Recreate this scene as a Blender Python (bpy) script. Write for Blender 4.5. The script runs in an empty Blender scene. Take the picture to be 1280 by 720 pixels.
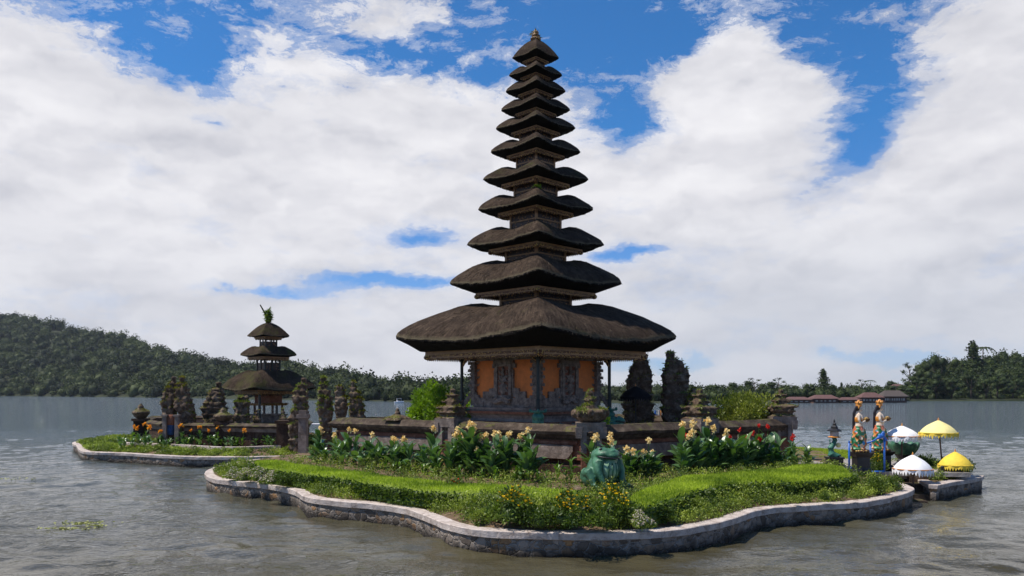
import bpy, bmesh, math, random
import numpy as np
from mathutils import Vector, Matrix, noise

# ------------------------------------------------------------------ camera, sky, sun
sc = bpy.context.scene
F = 995.6            # focal length in pixels of a 1280 wide frame
HOR = 489.0          # the horizon's row
H = 3.0              # camera height over the lake
cam_d = bpy.data.cameras.new('camera'); cam = bpy.data.objects.new('camera', cam_d)
sc.collection.objects.link(cam); sc.camera = cam
cam.location = (0, 0, H); cam.rotation_euler = (math.radians(90), 0, 0)
cam_d.lens = 28.0; cam_d.sensor_width = 36.0
cam_d.shift_y = (HOR - 360) / 1280
cam_d.clip_end = 6000
SUN_DIR = Vector((-0.56, -0.07, 1.0)).normalized()      # towards the sun
SUN_EL = math.asin(SUN_DIR.z); SUN_AZ = math.atan2(SUN_DIR.x, SUN_DIR.y)
sun_d = bpy.data.lights.new('sun', 'SUN'); sun = bpy.data.objects.new('sun', sun_d)
sc.collection.objects.link(sun)
sun.rotation_euler = (-SUN_DIR).to_track_quat('-Z', 'Y').to_euler()
sun_d.energy = 5.0; sun_d.angle = math.radians(0.6); sun_d.color = (1.0, 0.935, 0.83)
sc.view_settings.view_transform = 'Standard'; sc.view_settings.look = 'None'
sc.view_settings.exposure = 0.12; sc.view_settings.gamma = 1.0
sc.cycles.use_denoising = True; sc.cycles.max_bounces = 6; sc.cycles.diffuse_bounces = 3
sc.cycles.glossy_bounces = 3; sc.cycles.transmission_bounces = 3; sc.cycles.transparent_max_bounces = 4
sc.cycles.sample_clamp_indirect = 6

world = bpy.data.worlds.new('World'); sc.world = world; world.use_nodes = True
NT = world.node_tree; NT.nodes.clear()
def N(tree, typ, **kw):
    n = tree.nodes.new(typ)
    for k, v in kw.items(): setattr(n, k, v)
    return n
def setin(tree, n, i, v):
    if isinstance(v, bpy.types.NodeSocket): tree.links.new(v, n.inputs[i])
    elif v is not None: n.inputs[i].default_value = v
def M(tree, op, a, b=None, c=None, clamp=False):
    n = N(tree, 'ShaderNodeMath', operation=op); n.use_clamp = clamp
    setin(tree, n, 0, a); setin(tree, n, 1, b); setin(tree, n, 2, c)
    return n.outputs[0]
def VM(tree, op, a, b=None):
    n = N(tree, 'ShaderNodeVectorMath', operation=op); setin(tree, n, 0, a); setin(tree, n, 1, b)
    return n
def ramp(tree, fac, stops, interp='LINEAR'):
    n = N(tree, 'ShaderNodeValToRGB'); n.color_ramp.interpolation = interp
    el = n.color_ramp.elements
    while len(el) < len(stops): el.new(0.5)
    for e, (p, c) in zip(el, stops):
        e.position = p; e.color = (c, c, c, 1) if isinstance(c, (int, float)) else (*c, 1)
    setin(tree, n, 0, fac); return n.outputs[0]
def mixc(tree, f, a, b, blend='MIX'):
    n = N(tree, 'ShaderNodeMix', data_type='RGBA', blend_type=blend)
    setin(tree, n, 0, f)
    for i, v in ((6, a), (7, b)):
        if isinstance(v, tuple) and len(v) == 3: v = (*v, 1)
        setin(tree, n, i, v)
    return n.outputs[2]
def noise_n(tree, vec, scale, detail=4, rough=0.55, dist=0.0, out=0):
    n = N(tree, 'ShaderNodeTexNoise'); n.inputs['Scale'].default_value = scale
    n.inputs['Detail'].default_value = detail; n.inputs['Roughness'].default_value = rough
    n.inputs['Distortion'].default_value = dist
    if vec is not None: tree.links.new(vec, n.inputs['Vector'])
    return n.outputs[out]

def build_world():
    t = NT
    tc = N(t, 'ShaderNodeTexCoord').outputs['Generated']
    sep = N(t, 'ShaderNodeSeparateXYZ'); t.links.new(tc, sep.inputs[0])
    x, y, z = sep.outputs
    az = M(t, 'ARCTAN2', x, y)
    hyp = M(t, 'SQRT', M(t, 'ADD', M(t, 'MULTIPLY', x, x), M(t, 'MULTIPLY', y, y)))
    te = M(t, 'DIVIDE', z, M(t, 'MAXIMUM', hyp, 0.02))
    cmb = N(t, 'ShaderNodeCombineXYZ'); t.links.new(az, cmb.inputs[0]); t.links.new(te, cmb.inputs[1])
    P = cmb.outputs[0]
    # billowing offsets so that the cloud edges wander
    w1 = noise_n(t, VM(t, 'MULTIPLY', P, (1, 1.5, 1)).outputs[0], 6.0, 6, 0.6, 0, 1)
    w1 = VM(t, 'MULTIPLY', VM(t, 'SUBTRACT', w1, (0.5, 0.5, 0.5)).outputs[0], (0.11, 0.07, 0)).outputs[0]
    PW = VM(t, 'ADD', P, w1).outputs[0]
    def blob(px, py, sx, sy, amp, rot=0):
        a = math.atan((px - 640) / F); e = (HOR - py) / F * math.cos(a)
        v = VM(t, 'SUBTRACT', PW, (a, e, 0)).outputs[0]
        if rot:
            r = N(t, 'ShaderNodeVectorRotate', rotation_type='Z_AXIS'); t.links.new(v, r.inputs['Vector'])
            r.inputs['Angle'].default_value = math.radians(-rot); v = r.outputs[0]
        v = VM(t, 'MULTIPLY', v, (F / sx, F / sy, 0)).outputs[0]
        d = VM(t, 'DOT_PRODUCT', v, v).outputs['Value']
        return M(t, 'MULTIPLY', M(t, 'EXPONENT', M(t, 'MULTIPLY', d, -1.0)), amp)
    sp = N(t, 'ShaderNodeSeparateXYZ'); t.links.new(PW, sp.inputs[0])
    base = ramp(t, M(t, 'MULTIPLY', sp.outputs[1], 1.0), [(0.0, 0.74), (0.30, 0.80), (0.38, 0.56), (0.44, 0.22), (0.6, 0.24), (1.0, 0.05)])
    behind = ramp(t, M(t, 'ADD', M(t, 'MULTIPLY', y, 0.5), 0.5), [(0.42, 0.45), (0.62, 0.0)])
    acc = M(t, 'SUBTRACT', base, behind)
    for b in [(170, 55, 85, 38, -0.30), (265, 80, 90, 32, -0.32), (255, 142, 26, 10, -0.50), (40, 60, 70, 60, 0.34),
              (335, 38, 60, 20, 0.26), (385, 85, 80, 26, 0.36), (480, 18, 95, 26, 0.40), (560, 80, 70, 30, -0.25),
              (760, 60, 100, 75, -0.40), (800, 148, 80, 34, -0.55), (875, 95, 75, 30, 0.42, 35), (925, 60, 40, 50, 0.42),
              (940, 130, 95, 55, 0.55), (1078, 125, 72, 105, -0.66), (1020, 55, 60, 22, -0.25), (1225, 50, 90, 60, 0.36), (1180, 200, 75, 80, 0.55),
              (1075, 20, 90, 14, 0.2, -12), (775, 315, 48, 11, -0.62), (520, 297, 85, 17, -0.40), (470, 356, 90, 9, -0.50), (330, 366, 80, 7, -0.45),
              (560, 352, 60, 8, -0.3), (90, 300, 90, 12, -0.16), (1060, 200, 60, 22, -0.28, 30), (1060, 440, 240, 12, -0.34), (840, 455, 90, 12, -0.36),
              (550, 130, 60, 25, 0.30), (150, 130, 140, 26, 0.25), (480, 150, 60, 30, 0.2), (975, 447, 55, 15, 0.40), (680, 150, 60, 30, 0.2)]:
        acc = M(t, 'ADD', acc, blob(*b))
    stretch = VM(t, 'MULTIPLY', P, (1.0, 2.2, 1)).outputs[0]
    n1 = noise_n(t, stretch, 5.0, 10, 0.60, 0.0)
    def puff(vec):
        v = N(t, 'ShaderNodeTexVoronoi', feature='F1'); v.normalize = True
        v.inputs['Scale'].default_value = 7.0; v.inputs['Detail'].default_value = 3.0; v.inputs['Roughness'].default_value = 0.62
        t.links.new(vec, v.inputs['Vector']); return M(t, 'SUBTRACT', 1.0, v.outputs['Distance'])
    wob = VM(t, 'MULTIPLY', VM(t, 'SUBTRACT', noise_n(t, P, 16, 5, 0.65, 0, 1), (0.5, 0.5, 0.5)).outputs[0], (0.07, 0.05, 0)).outputs[0]
    PB = VM(t, 'ADD', VM(t, 'MULTIPLY', P, (0.8, 1.7, 1)).outputs[0], wob).outputs[0]
    p1 = puff(PB); p2 = puff(VM(t, 'ADD', PB, (0.008, -0.035, 0)).outputs[0])
    n2 = noise_n(t, VM(t, 'MULTIPLY', P, (0.8, 2.0, 1)).outputs[0], 16.0, 9, 0.70, 0.15)
    dens = M(t, 'ADD', acc, M(t, 'MULTIPLY', M(t, 'SUBTRACT', n1, 0.5), 1.15))
    dens = M(t, 'ADD', dens, M(t, 'MULTIPLY', M(t, 'SUBTRACT', n2, 0.5), 0.62))
    dens = M(t, 'ADD', dens, M(t, 'MULTIPLY', M(t, 'SUBTRACT', p1, 0.62), 0.42))
    n6 = noise_n(t, VM(t, 'MULTIPLY', PW, (1.0, 1.9, 1)).outputs[0], 26.0, 7, 0.72, 0.0)
    high = ramp(t, te, [(0.26, 0.25), (0.40, 1.0)])
    dens = M(t, 'ADD', dens, M(t, 'MULTIPLY', M(t, 'MULTIPLY', M(t, 'SUBTRACT', n6, 0.47), 1.25), high))
    cov = ramp(t, dens, [(0.24, 0.0), (0.42, 0.34), (0.58, 0.86), (0.78, 1.0)], 'EASE')
    n3 = noise_n(t, VM(t, 'MULTIPLY', P, (1.0, 1.7, 1)).outputs[0], 5.5, 8, 0.58, 0.1)
    sh = M(t, 'ADD', M(t, 'ADD', M(t, 'MULTIPLY', n3, 0.62), M(t, 'MULTIPLY', M(t, 'SUBTRACT', p1, p2), 1.6)), 0.20, clamp=True)
    ccol = ramp(t, sh, [(0.12, (0.55, 0.56, 0.62)), (0.38, (0.71, 0.71, 0.755)), (0.60, (0.82, 0.815, 0.85)), (0.9, (0.90, 0.895, 0.92))])
    n5 = noise_n(t, VM(t, 'MULTIPLY', P, (1.0, 2.4, 1)).outputs[0], 3.2, 4, 0.5, 0.0)
    ccol = mixc(t, ramp(t, n5, [(0.46, 0.0), (0.66, 0.38)]), ccol, (0.50, 0.51, 0.57))
    # thin grey bluish layer low over the lake
    low = ramp(t, te, [(0.0, 0.60), (0.10, 0.50), (0.24, 0.0)])
    right = ramp(t, M(t, 'ADD', M(t, 'MULTIPLY', az, 0.9), 0.5), [(0.3, 0.35), (0.75, 1.0)])
    ccol = mixc(t, M(t, 'MULTIPLY', low, right), ccol, (0.52, 0.56, 0.64))
    sky = N(t, 'ShaderNodeTexSky', sky_type='NISHITA'); sky.sun_disc = False
    sky.sun_elevation = SUN_EL; sky.sun_rotation = SUN_AZ
    sky.altitude = 1200; sky.air_density = 1.0; sky.dust_density = 0.6; sky.ozone_density = 2.0
    skyc = mixc(t, 1.0, sky.outputs[0], mixc(t, ramp(t, te, [(0.03, 0.0), (0.32, 1.0)]), (0.50, 0.64, 0.98), (0.27, 0.74, 1.12)), 'MULTIPLY')
    bg1 = N(t, 'ShaderNodeBackground'); t.links.new(skyc, bg1.inputs[0]); bg1.inputs[1].default_value = 0.12
    bg2 = N(t, 'ShaderNodeBackground'); t.links.new(ccol, bg2.inputs[0]); bg2.inputs[1].default_value = 0.96
    mx = N(t, 'ShaderNodeMixShader'); t.links.new(cov, mx.inputs[0])
    t.links.new(bg1.outputs[0], mx.inputs[1]); t.links.new(bg2.outputs[0], mx.inputs[2])
    out = N(t, 'ShaderNodeOutputWorld'); t.links.new(mx.outputs[0], out.inputs[0])
build_world()

# ------------------------------------------------------------------ helpers
C = sc.collection
def X(px, Y): return (px - 640) / F * Y
def Z(py, Y): return H + (HOR - py) / F * Y
def ground(px, py, z):
    Y = (H - z) * F / (py - HOR); return (X(px, Y), Y)
rng = np.random.default_rng(7); random.seed(7)

def tag(o, label=None, cat=None, group=None, kind=None):
    if label: o['label'] = label
    if cat: o['category'] = cat
    if group: o['group'] = group
    if kind: o['kind'] = kind
    return o
def thing(name, label, cat, loc=(0, 0, 0), rz=0.0, group=None, parent=None):
    o = bpy.data.objects.new(name, None); C.objects.link(o)
    o.location = loc; o.rotation_euler = (0, 0, rz); o.empty_display_size = 0.2
    if parent: o.parent = parent
    return tag(o, label, cat, group)
def copy_tree(o, parent=None, loc=None, rz=None, scale=None, label=None, group=None):
    c = o.copy(); C.objects.link(c); c.parent = parent
    if loc is not None: c.location = loc
    if rz is not None: c.rotation_euler = (0, 0, rz)
    if scale is not None: c.scale = (scale, scale, scale) if isinstance(scale, (int, float)) else scale
    if label: c['label'] = label
    if group: c['group'] = group
    for ch in list(o.children): copy_tree(ch, c)
    return c

class MB:
    """collects shapes; build() links them as one mesh object"""
    def __init__(s): s.v = []; s.f = []; s.m = []; s.tf = Matrix.Identity(4)
    def add(s, vs, fs, mi=0):
        b = len(s.v)
        s.v += [tuple(s.tf @ Vector(p)) for p in vs]
        s.f += [tuple(i + b for i in f) for f in fs]; s.m += [mi] * len(fs)
        return s
    def box(s, c, d, mi=0, rz=0, taper=1.0):
        x, y, z = d[0] / 2, d[1] / 2, d[2] / 2
        cr, sr = math.cos(rz), math.sin(rz); vs = []
        for k, tz in ((-z, 1.0), (z, taper)):
            for a, b in ((-x, -y), (x, -y), (x, y), (-x, y)):
                a *= tz; b *= tz
                vs.append((c[0] + a * cr - b * sr, c[1] + a * sr + b * cr, c[2] + k))
        return s.add(vs, [(3, 2, 1, 0), (4, 5, 6, 7), (0, 1, 5, 4), (1, 2, 6, 5), (2, 3, 7, 6), (3, 0, 4, 7)], mi)
    def square(s, prof, mi=0, cx=0, cy=0, ax=1.0, ay=1.0, caps=True):
        """stack of squares: (half side, z)"""
        vs = []; fs = []
        for h, z in prof:
            for a, b in ((-1, -1), (1, -1), (1, 1), (-1, 1)): vs.append((cx + a * h * ax, cy + b * h * ay, z))
        n = len(prof)
        for i in range(n - 1):
            for k in range(4):
                j = (k + 1) % 4; fs.append((i * 4 + k, i * 4 + j, i * 4 + 4 + j, i * 4 + 4 + k))
        if caps: fs.append((3, 2, 1, 0)); fs.append(tuple(range(4 * n - 4, 4 * n)))
        return s.add(vs, fs, mi)
    def lathe(s, prof, n=16, c=(0, 0, 0), mi=0, caps=True, flute=None):
        vs = []; fs = []
        for r, z in prof:
            for k in range(n):
                a = 2 * math.pi * k / n
                rr = r * (1 + (flute(a) if flute else 0))
                vs.append((c[0] + rr * math.cos(a), c[1] + rr * math.sin(a), c[2] + z))
        m = len(prof)
        for i in range(m - 1):
            for k in range(n):
                j = (k + 1) % n; fs.append((i * n + k, i * n + j, i * n + n + j, i * n + n + k))
        if caps: fs.append(tuple(range(n - 1, -1, -1))); fs.append(tuple(range((m - 1) * n, m * n)))
        return s.add(vs, fs, mi)
    def tube(s, pts, rad, n=8, mi=0):
        pts = [Vector(p) for p in pts]
        if isinstance(rad, (int, float)): rad = [rad] * len(pts)
        vs = []; fs = []; up = Vector((0.13, 0.31, 0.94)).normalized()
        for i, p in enumerate(pts):
            d = (pts[min(i + 1, len(pts) - 1)] - pts[max(i - 1, 0)]).normalized()
            if abs(d.dot(up)) > 0.97: up = Vector((1, 0.1, 0)).normalized()
            a = d.cross(up).normalized(); b = d.cross(a).normalized()
            for k in range(n):
                t = 2 * math.pi * k / n
                vs.append(p + a * (rad[i] * math.cos(t)) + b * (rad[i] * math.sin(t)))
        for i in range(len(pts) - 1):
            for k in range(n):
                j = (k + 1) % n; fs.append((i * n + k, i * n + j, i * n + n + j, i * n + n + k))
        fs.append(tuple(range(n - 1, -1, -1))); fs.append(tuple(range((len(pts) - 1) * n, len(pts) * n)))
        return s.add(vs, fs, mi)
    def ell(s, c, r, mi=0, nu=14, nv=9, rot=None):
        vs = []; fs = []; R = rot.to_matrix() if rot else None
        for j in range(nv + 1):
            ph = math.pi * j / nv
            for i in range(nu):
                th = 2 * math.pi * i / nu
                p = Vector((r[0] * math.sin(ph) * math.cos(th), r[1] * math.sin(ph) * math.sin(th), r[2] * math.cos(ph)))
                if R: p = R @ p
                vs.append(p + Vector(c))
        for j in range(nv):
            for i in range(nu):
                k = (i + 1) % nu; fs.append((j * nu + i, (j + 1) * nu + i, (j + 1) * nu + k, j * nu + k))
        return s.add(vs, fs, mi)
    def sweep(s, prof, path, mi=0, closed=False, capends=True):
        """prof: (offset to the left of the path, z); path: list of (x, y)"""
        n = len(path); m = len(prof); vs = []; fs = []
        for i in range(n):
            p = Vector(path[i][:2])
            a = Vector(path[(i - 1) % n][:2]) if (closed or i > 0) else None
            b = Vector(path[(i + 1) % n][:2]) if (closed or i < n - 1) else None
            d0 = (p - a).normalized() if a is not None else (b - p).normalized()
            d1 = (b - p).normalized() if b is not None else d0
            n0 = Vector((-d0.y, d0.x)); n1 = Vector((-d1.y, d1.x)); nn = (n0 + n1)
            nn = nn.normalized() if nn.length > 1e-5 else n0
            k = 1 / max(0.35, nn.dot(n0))
            zz = path[i][2] if len(path[i]) > 2 else 0
            for o, z in prof: vs.append((p.x + nn.x * o * k, p.y + nn.y * o * k, z + zz))
        for i in range(n if closed else n - 1):
            j = (i + 1) % n
            for k in range(m):
                l = (k + 1) % m; fs.append((i * m + k, j * m + k, j * m + l, i * m + l))
        if not closed and capends:
            fs.append(tuple(range(m))); fs.append(tuple(range((n - 1) * m, n * m))[::-1])
        return s.add(vs, fs, mi)
    def build(s, name, mats, parent=None, smooth=False, label=None):
        me = bpy.data.meshes.new(name); me.from_pydata(s.v, [], s.f)
        if not isinstance(mats, (list, tuple)): mats = [mats]
        for m in mats: me.materials.append(m)
        if len(mats) > 1: me.polygons.foreach_set('material_index', s.m)
        if smooth: me.polygons.foreach_set('use_smooth', [True] * len(s.f))
        bm = bmesh.new(); bm.from_mesh(me); bmesh.ops.recalc_face_normals(bm, faces=bm.faces); bm.to_mesh(me); bm.free()
        o = bpy.data.objects.new(name, me); C.objects.link(o)
        if parent: o.parent = parent
        if label: o['label'] = label
        return o

def remeshed(mb, name, mats, parent=None, voxel=0.03, disp=0.0, dscale=6.0, smooth=True, iters=0, seed=0):
    """fuse the collected closed shapes into one continuous surface and weather it"""
    me = bpy.data.meshes.new(name); me.from_pydata(mb.v, [], mb.f)
    bm = bmesh.new(); bm.from_mesh(me); bmesh.ops.recalc_face_normals(bm, faces=bm.faces); bm.to_mesh(me); bm.free()
    tmp = bpy.data.objects.new('tmp', me); C.objects.link(tmp)
    md = tmp.modifiers.new('r', 'REMESH'); md.mode = 'VOXEL'; md.voxel_size = voxel
    if iters:
        sm = tmp.modifiers.new('s', 'SMOOTH'); sm.iterations = iters; sm.factor = 0.6
    dg = bpy.context.evaluated_depsgraph_get(); dg.update()
    me2 = bpy.data.meshes.new_from_object(tmp.evaluated_get(dg))
    bpy.data.objects.remove(tmp); bpy.data.meshes.remove(me)
    if disp:
        for v in me2.vertices:
            p = v.co * dscale + Vector((seed * 3.7, seed, 0))
            d = noise.noise(p) + 0.5 * noise.noise(p * 2.3)
            v.co += v.normal * d * disp
    me2.name = name; me2.materials.clear()
    for m in (mats if isinstance(mats, (list, tuple)) else [mats]): me2.materials.append(m)
    me2.polygons.foreach_set('use_smooth', [smooth] * len(me2.polygons)); me2.update()
    o = bpy.data.objects.new(name, me2); C.objects.link(o)
    if parent: o.parent = parent
    return o

def np_mesh(name, V, Fq, mats, tint=None, parent=None, smooth=False, mi=None):
    """V (n,3), Fq (m,4) arrays -> object"""
    me = bpy.data.meshes.new(name)
    me.vertices.add(len(V)); me.vertices.foreach_set('co', np.asarray(V, dtype=np.float32).ravel())
    m, k = Fq.shape
    me.loops.add(m * k); me.loops.foreach_set('vertex_index', Fq.astype(np.int32).ravel())
    me.polygons.add(m); me.polygons.foreach_set('loop_start', np.arange(0, m * k, k, dtype=np.int32))
    if tint is not None:
        at = me.attributes.new('tint', 'FLOAT', 'POINT'); at.data.foreach_set('value', np.asarray(tint, dtype=np.float32))
    for q in (mats if isinstance(mats, (list, tuple)) else [mats]): me.materials.append(q)
    if mi is not None: me.polygons.foreach_set('material_index', np.asarray(mi, dtype=np.int32))
    if smooth: me.polygons.foreach_set('use_smooth', np.ones(m, dtype=bool))
    me.update(calc_edges=True); me.validate()
    o = bpy.data.objects.new(name, me); C.objects.link(o)
    if parent: o.parent = parent
    return o

def unit(a): return a / np.maximum(np.linalg.norm(a, axis=-1, keepdims=True), 1e-9)
def rdir(n, up=0.0):
    d = rng.normal(size=(n, 3)); d[:, 2] += up; return unit(d)
def leaf_quads(P, D, L, W, bend=0.0):
    """diamond leaves: base, side, tip, side"""
    n = len(P); L = np.broadcast_to(L, n)[:, None]; W = np.broadcast_to(W, n)[:, None]
    s = unit(np.cross(D, rdir(n))); tip = P + D * L; tip[:, 2] -= (np.broadcast_to(bend, n)[:, None] * L)[:, 0]
    mid = P + D * L * 0.45
    V = np.stack([P, mid + s * W * 0.5, tip, mid - s * W * 0.5], 1).reshape(-1, 3)
    return V, np.arange(4 * n).reshape(n, 4)
def merge(parts):
    V = []; Fs = []; T = []; b = 0
    for v, f, t in parts:
        V.append(v); Fs.append(f + b); b += len(v)
        T.append(np.broadcast_to(t, len(v)) if np.ndim(t) < 1 or len(np.atleast_1d(t)) == 1 else t)
    return np.concatenate(V), np.concatenate(Fs), np.concatenate(T)
def sphere_q(nu=10, nv=6):
    V = []; Fs = []
    for j in range(nv + 1):
        ph = math.pi * j / nv
        for i in range(nu): V.append((math.sin(ph) * math.cos(2 * math.pi * i / nu), math.sin(ph) * math.sin(2 * math.pi * i / nu), math.cos(ph)))
    for j in range(nv):
        for i in range(nu): Fs.append((j * nu + i, (j + 1) * nu + i, (j + 1) * nu + (i + 1) % nu, j * nu + (i + 1) % nu))
    return np.array(V), np.array(Fs)
SQ = sphere_q()
def crown_arrays(c, r, nclump=22, nleaf=16, leaf=0.55, tint=0.5, core=0.72, flat=0.25):
    """uneven crown: leaf clumps spread through an ellipsoid, over a lumpy inner mass of twigs and leaves"""
    c = np.array(c, float); r = np.array(r, float)
    d = rdir(nclump, 0.35); rad = 0.55 + 0.5 * rng.random(nclump)[:, None] ** 0.6
    cc = d * rad; cr = (0.30 + 0.22 * rng.random(nclump))
    ct = tint + rng.normal(0, 0.16, nclump)
    ld = rdir(nclump * nleaf, 0.25); k = np.repeat(np.arange(nclump), nleaf)
    P = (cc[k] + ld * cr[k][:, None] * (0.6 + 0.5 * rng.random((len(k), 1)))) * .86
    D = unit(ld + rng.normal(0, 0.7, ld.shape)); D[:, 2] *= (1 - flat)
    V, Fq = leaf_quads(c + P * r, D, leaf * (0.7 + 0.6 * rng.random(len(k))), leaf * 0.62)
    T = np.repeat(np.clip(ct[k] + rng.normal(0, 0.08, len(k)), 0, 1), 4)
    sv, sf = SQ; lump = 1 + 0.28 * np.sin(sv[:, 0:1] * 5 + c[0]) * np.sin(sv[:, 1:2] * 6 + c[1]) + rng.normal(0, 0.07, (len(sv), 1))
    return merge([(V, Fq, T), (c + sv * r * core * lump, sf, float(tint) * 0.85)])
# ------------------------------------------------------------------ materials
def new_mat(name):
    m = bpy.data.materials.new(name); m.use_nodes = True; t = m.node_tree; t.nodes.clear()
    out = N(t, 'ShaderNodeOutputMaterial'); p = N(t, 'ShaderNodeBsdfPrincipled')
    t.links.new(p.outputs[0], out.inputs[0]); return m, t, p, out
def coords(t, kind='Object', scale=None):
    c = N(t, 'ShaderNodeTexCoord').outputs[kind]
    if scale: c = VM(t, 'MULTIPLY', c, scale).outputs[0]
    return c
def bump(t, p, height, strength=0.5, dist=0.02):
    b = N(t, 'ShaderNodeBump'); b.inputs['Strength'].default_value = strength; b.inputs['Distance'].default_value = dist
    t.links.new(height, b.inputs['Height']); t.links.new(b.outputs[0], p.inputs['Normal']); return b
def rough(p, v, spec=None):
    p.inputs['Roughness'].default_value = v
    if spec is not None: p.inputs['Specular IOR Level'].default_value = spec

def stone_mat(name, dark, mid, light, moss=0.5, mosscol=((0.05, 0.06, 0.012), (0.16, 0.15, 0.03)), scale=1.0, brick=None):
    m, t, p, _ = new_mat(name); c = coords(t)
    n1 = noise_n(t, c, 3.5 * scale, 8, 0.65, 0.3); n2 = noise_n(t, c, 22 * scale, 5, 0.7)
    f = M(t, 'ADD', M(t, 'MULTIPLY', n1, 0.75), M(t, 'MULTIPLY', n2, 0.3))
    col = ramp(t, f, [(0.36, dark), (0.52, mid), (0.72, light)])
    h = M(t, 'ADD', n2, M(t, 'MULTIPLY', n1, 1.5))
    if brick:
        bt = N(t, 'ShaderNodeTexBrick'); t.links.new(VM(t, 'MULTIPLY', c, (1, 1, 1)).outputs[0], bt.inputs['Vector'])
        bt.inputs['Scale'].default_value = brick[0]; bt.inputs['Mortar Size'].default_value = 0.012
        bt.inputs['Brick Width'].default_value = brick[1]; bt.inputs['Row Height'].default_value = brick[2]
        col = mixc(t, M(t, 'MULTIPLY', bt.outputs['Fac'], 0.75), col, tuple(0.4 * q for q in dark))
        h = M(t, 'SUBTRACT', h, bt.outputs['Fac'])
    if moss > 0:
        g = N(t, 'ShaderNodeNewGeometry'); s = N(t, 'ShaderNodeSeparateXYZ'); t.links.new(g.outputs['Normal'], s.inputs[0])
        up = M(t, 'MULTIPLY', M(t, 'MAXIMUM', s.outputs[2], 0), 0.32)
        mm = noise_n(t, c, 2.3 * scale, 6, 0.7, 0.5)
        mf = ramp(t, M(t, 'ADD', mm, up), [(0.92 - 0.22 * moss, 0.0), (1.04 - 0.22 * moss, 1.0)])
        mc = mixc(t, n2, mosscol[0], mosscol[1])
        col = mixc(t, M(t, 'MULTIPLY', mf, 0.85), col, mc)
    t.links.new(col, p.inputs['Base Color']); rough(p, 0.9, 0.25); bump(t, p, h, 0.7, 0.03)
    return m
def plain_mat(name, col, r=0.5, var=0.25, scale=8, bumps=0.15, metal=0.0, spec=0.5, c2=None):
    m, t, p, _ = new_mat(name); c = coords(t)
    n = noise_n(t, c, scale, 6, 0.65)
    a = tuple(q * (1 - var) for q in col); b = c2 or tuple(min(1, q * (1 + var)) for q in col)
    t.links.new(ramp(t, n, [(0.3, a), (0.7, b)]), p.inputs['Base Color'])
    rough(p, r, spec); p.inputs['Metallic'].default_value = metal
    bump(t, p, n, bumps, 0.02); return m
def leaf_mat(name, c1, c2, trans=0.25, r=0.5, spec=0.35, tcol=None):
    m = bpy.data.materials.new(name); m.use_nodes = True; t = m.node_tree; t.nodes.clear()
    out = N(t, 'ShaderNodeOutputMaterial'); p = N(t, 'ShaderNodeBsdfPrincipled')
    a = N(t, 'ShaderNodeAttribute', attribute_name='tint')
    n = noise_n(t, coords(t), 1.3, 3)
    f = M(t, 'ADD', a.outputs['Fac'], M(t, 'MULTIPLY', M(t, 'SUBTRACT', n, 0.5), 0.6), clamp=True)
    col = mixc(t, f, c1, c2); t.links.new(col, p.inputs['Base Color']); rough(p, r, spec)
    tr = N(t, 'ShaderNodeBsdfTranslucent')
    t.links.new(mixc(t, 1.0, col, tcol or (1.5, 1.7, 0.5), 'MULTIPLY'), tr.inputs[0])
    mx = N(t, 'ShaderNodeMixShader'); mx.inputs[0].default_value = trans
    t.links.new(p.outputs[0], mx.inputs[1]); t.links.new(tr.outputs[0], mx.inputs[2]); t.links.new(mx.outputs[0], out.inputs[0])
    return m

def thatch_mat(name, under=False, mossy=0.3):
    m, t, p, _ = new_mat(name)
    uv = coords(t, 'UV'); ob = coords(t)
    st = noise_n(t, VM(t, 'MULTIPLY', uv, (260, 6, 1)).outputs[0], 1.0, 5, 0.7)
    st2 = noise_n(t, VM(t, 'MULTIPLY', uv, (70, 3, 1)).outputs[0], 1.0, 4, 0.6)
    n1 = noise_n(t, ob, 1.8, 7, 0.65, 0.4); n2 = noise_n(t, ob, 30, 3, 0.7)
    f = M(t, 'ADD', M(t, 'MULTIPLY', st, 0.40), M(t, 'ADD', M(t, 'MULTIPLY', n1, 0.30), M(t, 'MULTIPLY', n2, 0.34)))
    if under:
        col = ramp(t, f, [(0.35, (0.004, 0.003, 0.003)), (0.65, (0.011, 0.009, 0.007))])  # near-black cut thatch, darkened further to stand in for shade under the eaves
    else:
        col = ramp(t, f, [(0.40, (0.013, 0.009, 0.006)), (0.50, (0.040, 0.027, 0.019)), (0.60, (0.092, 0.064, 0.045)), (0.70, (0.21, 0.16, 0.115))])
        # weathered pale ends along the eave
        s = N(t, 'ShaderNodeSeparateXYZ'); t.links.new(uv, s.inputs[0])
        e = ramp(t, M(t, 'ADD', s.outputs[1], M(t, 'MULTIPLY', M(t, 'SUBTRACT', st2, 0.5), 0.12)), [(0.90, 0.0), (0.985, 1.0)])
        col = mixc(t, M(t, 'MULTIPLY', e, 0.65), col, mixc(t, n2, (0.10, 0.085, 0.05), (0.24, 0.20, 0.13)))
        mm = noise_n(t, ob, 1.1, 7, 0.72, 0.6)
        col = mixc(t, ramp(t, mm, [(0.64 - 0.2 * mossy, 0.0), (0.80 - 0.2 * mossy, 0.8)]), col, (0.060, 0.062, 0.016))
    t.links.new(col, p.inputs['Base Color']); rough(p, 0.95, 0.1)
    bump(t, p, M(t, 'ADD', M(t, 'MULTIPLY', st, 1.2), M(t, 'ADD', st2, n2)), 0.9, 0.05); return m

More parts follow.
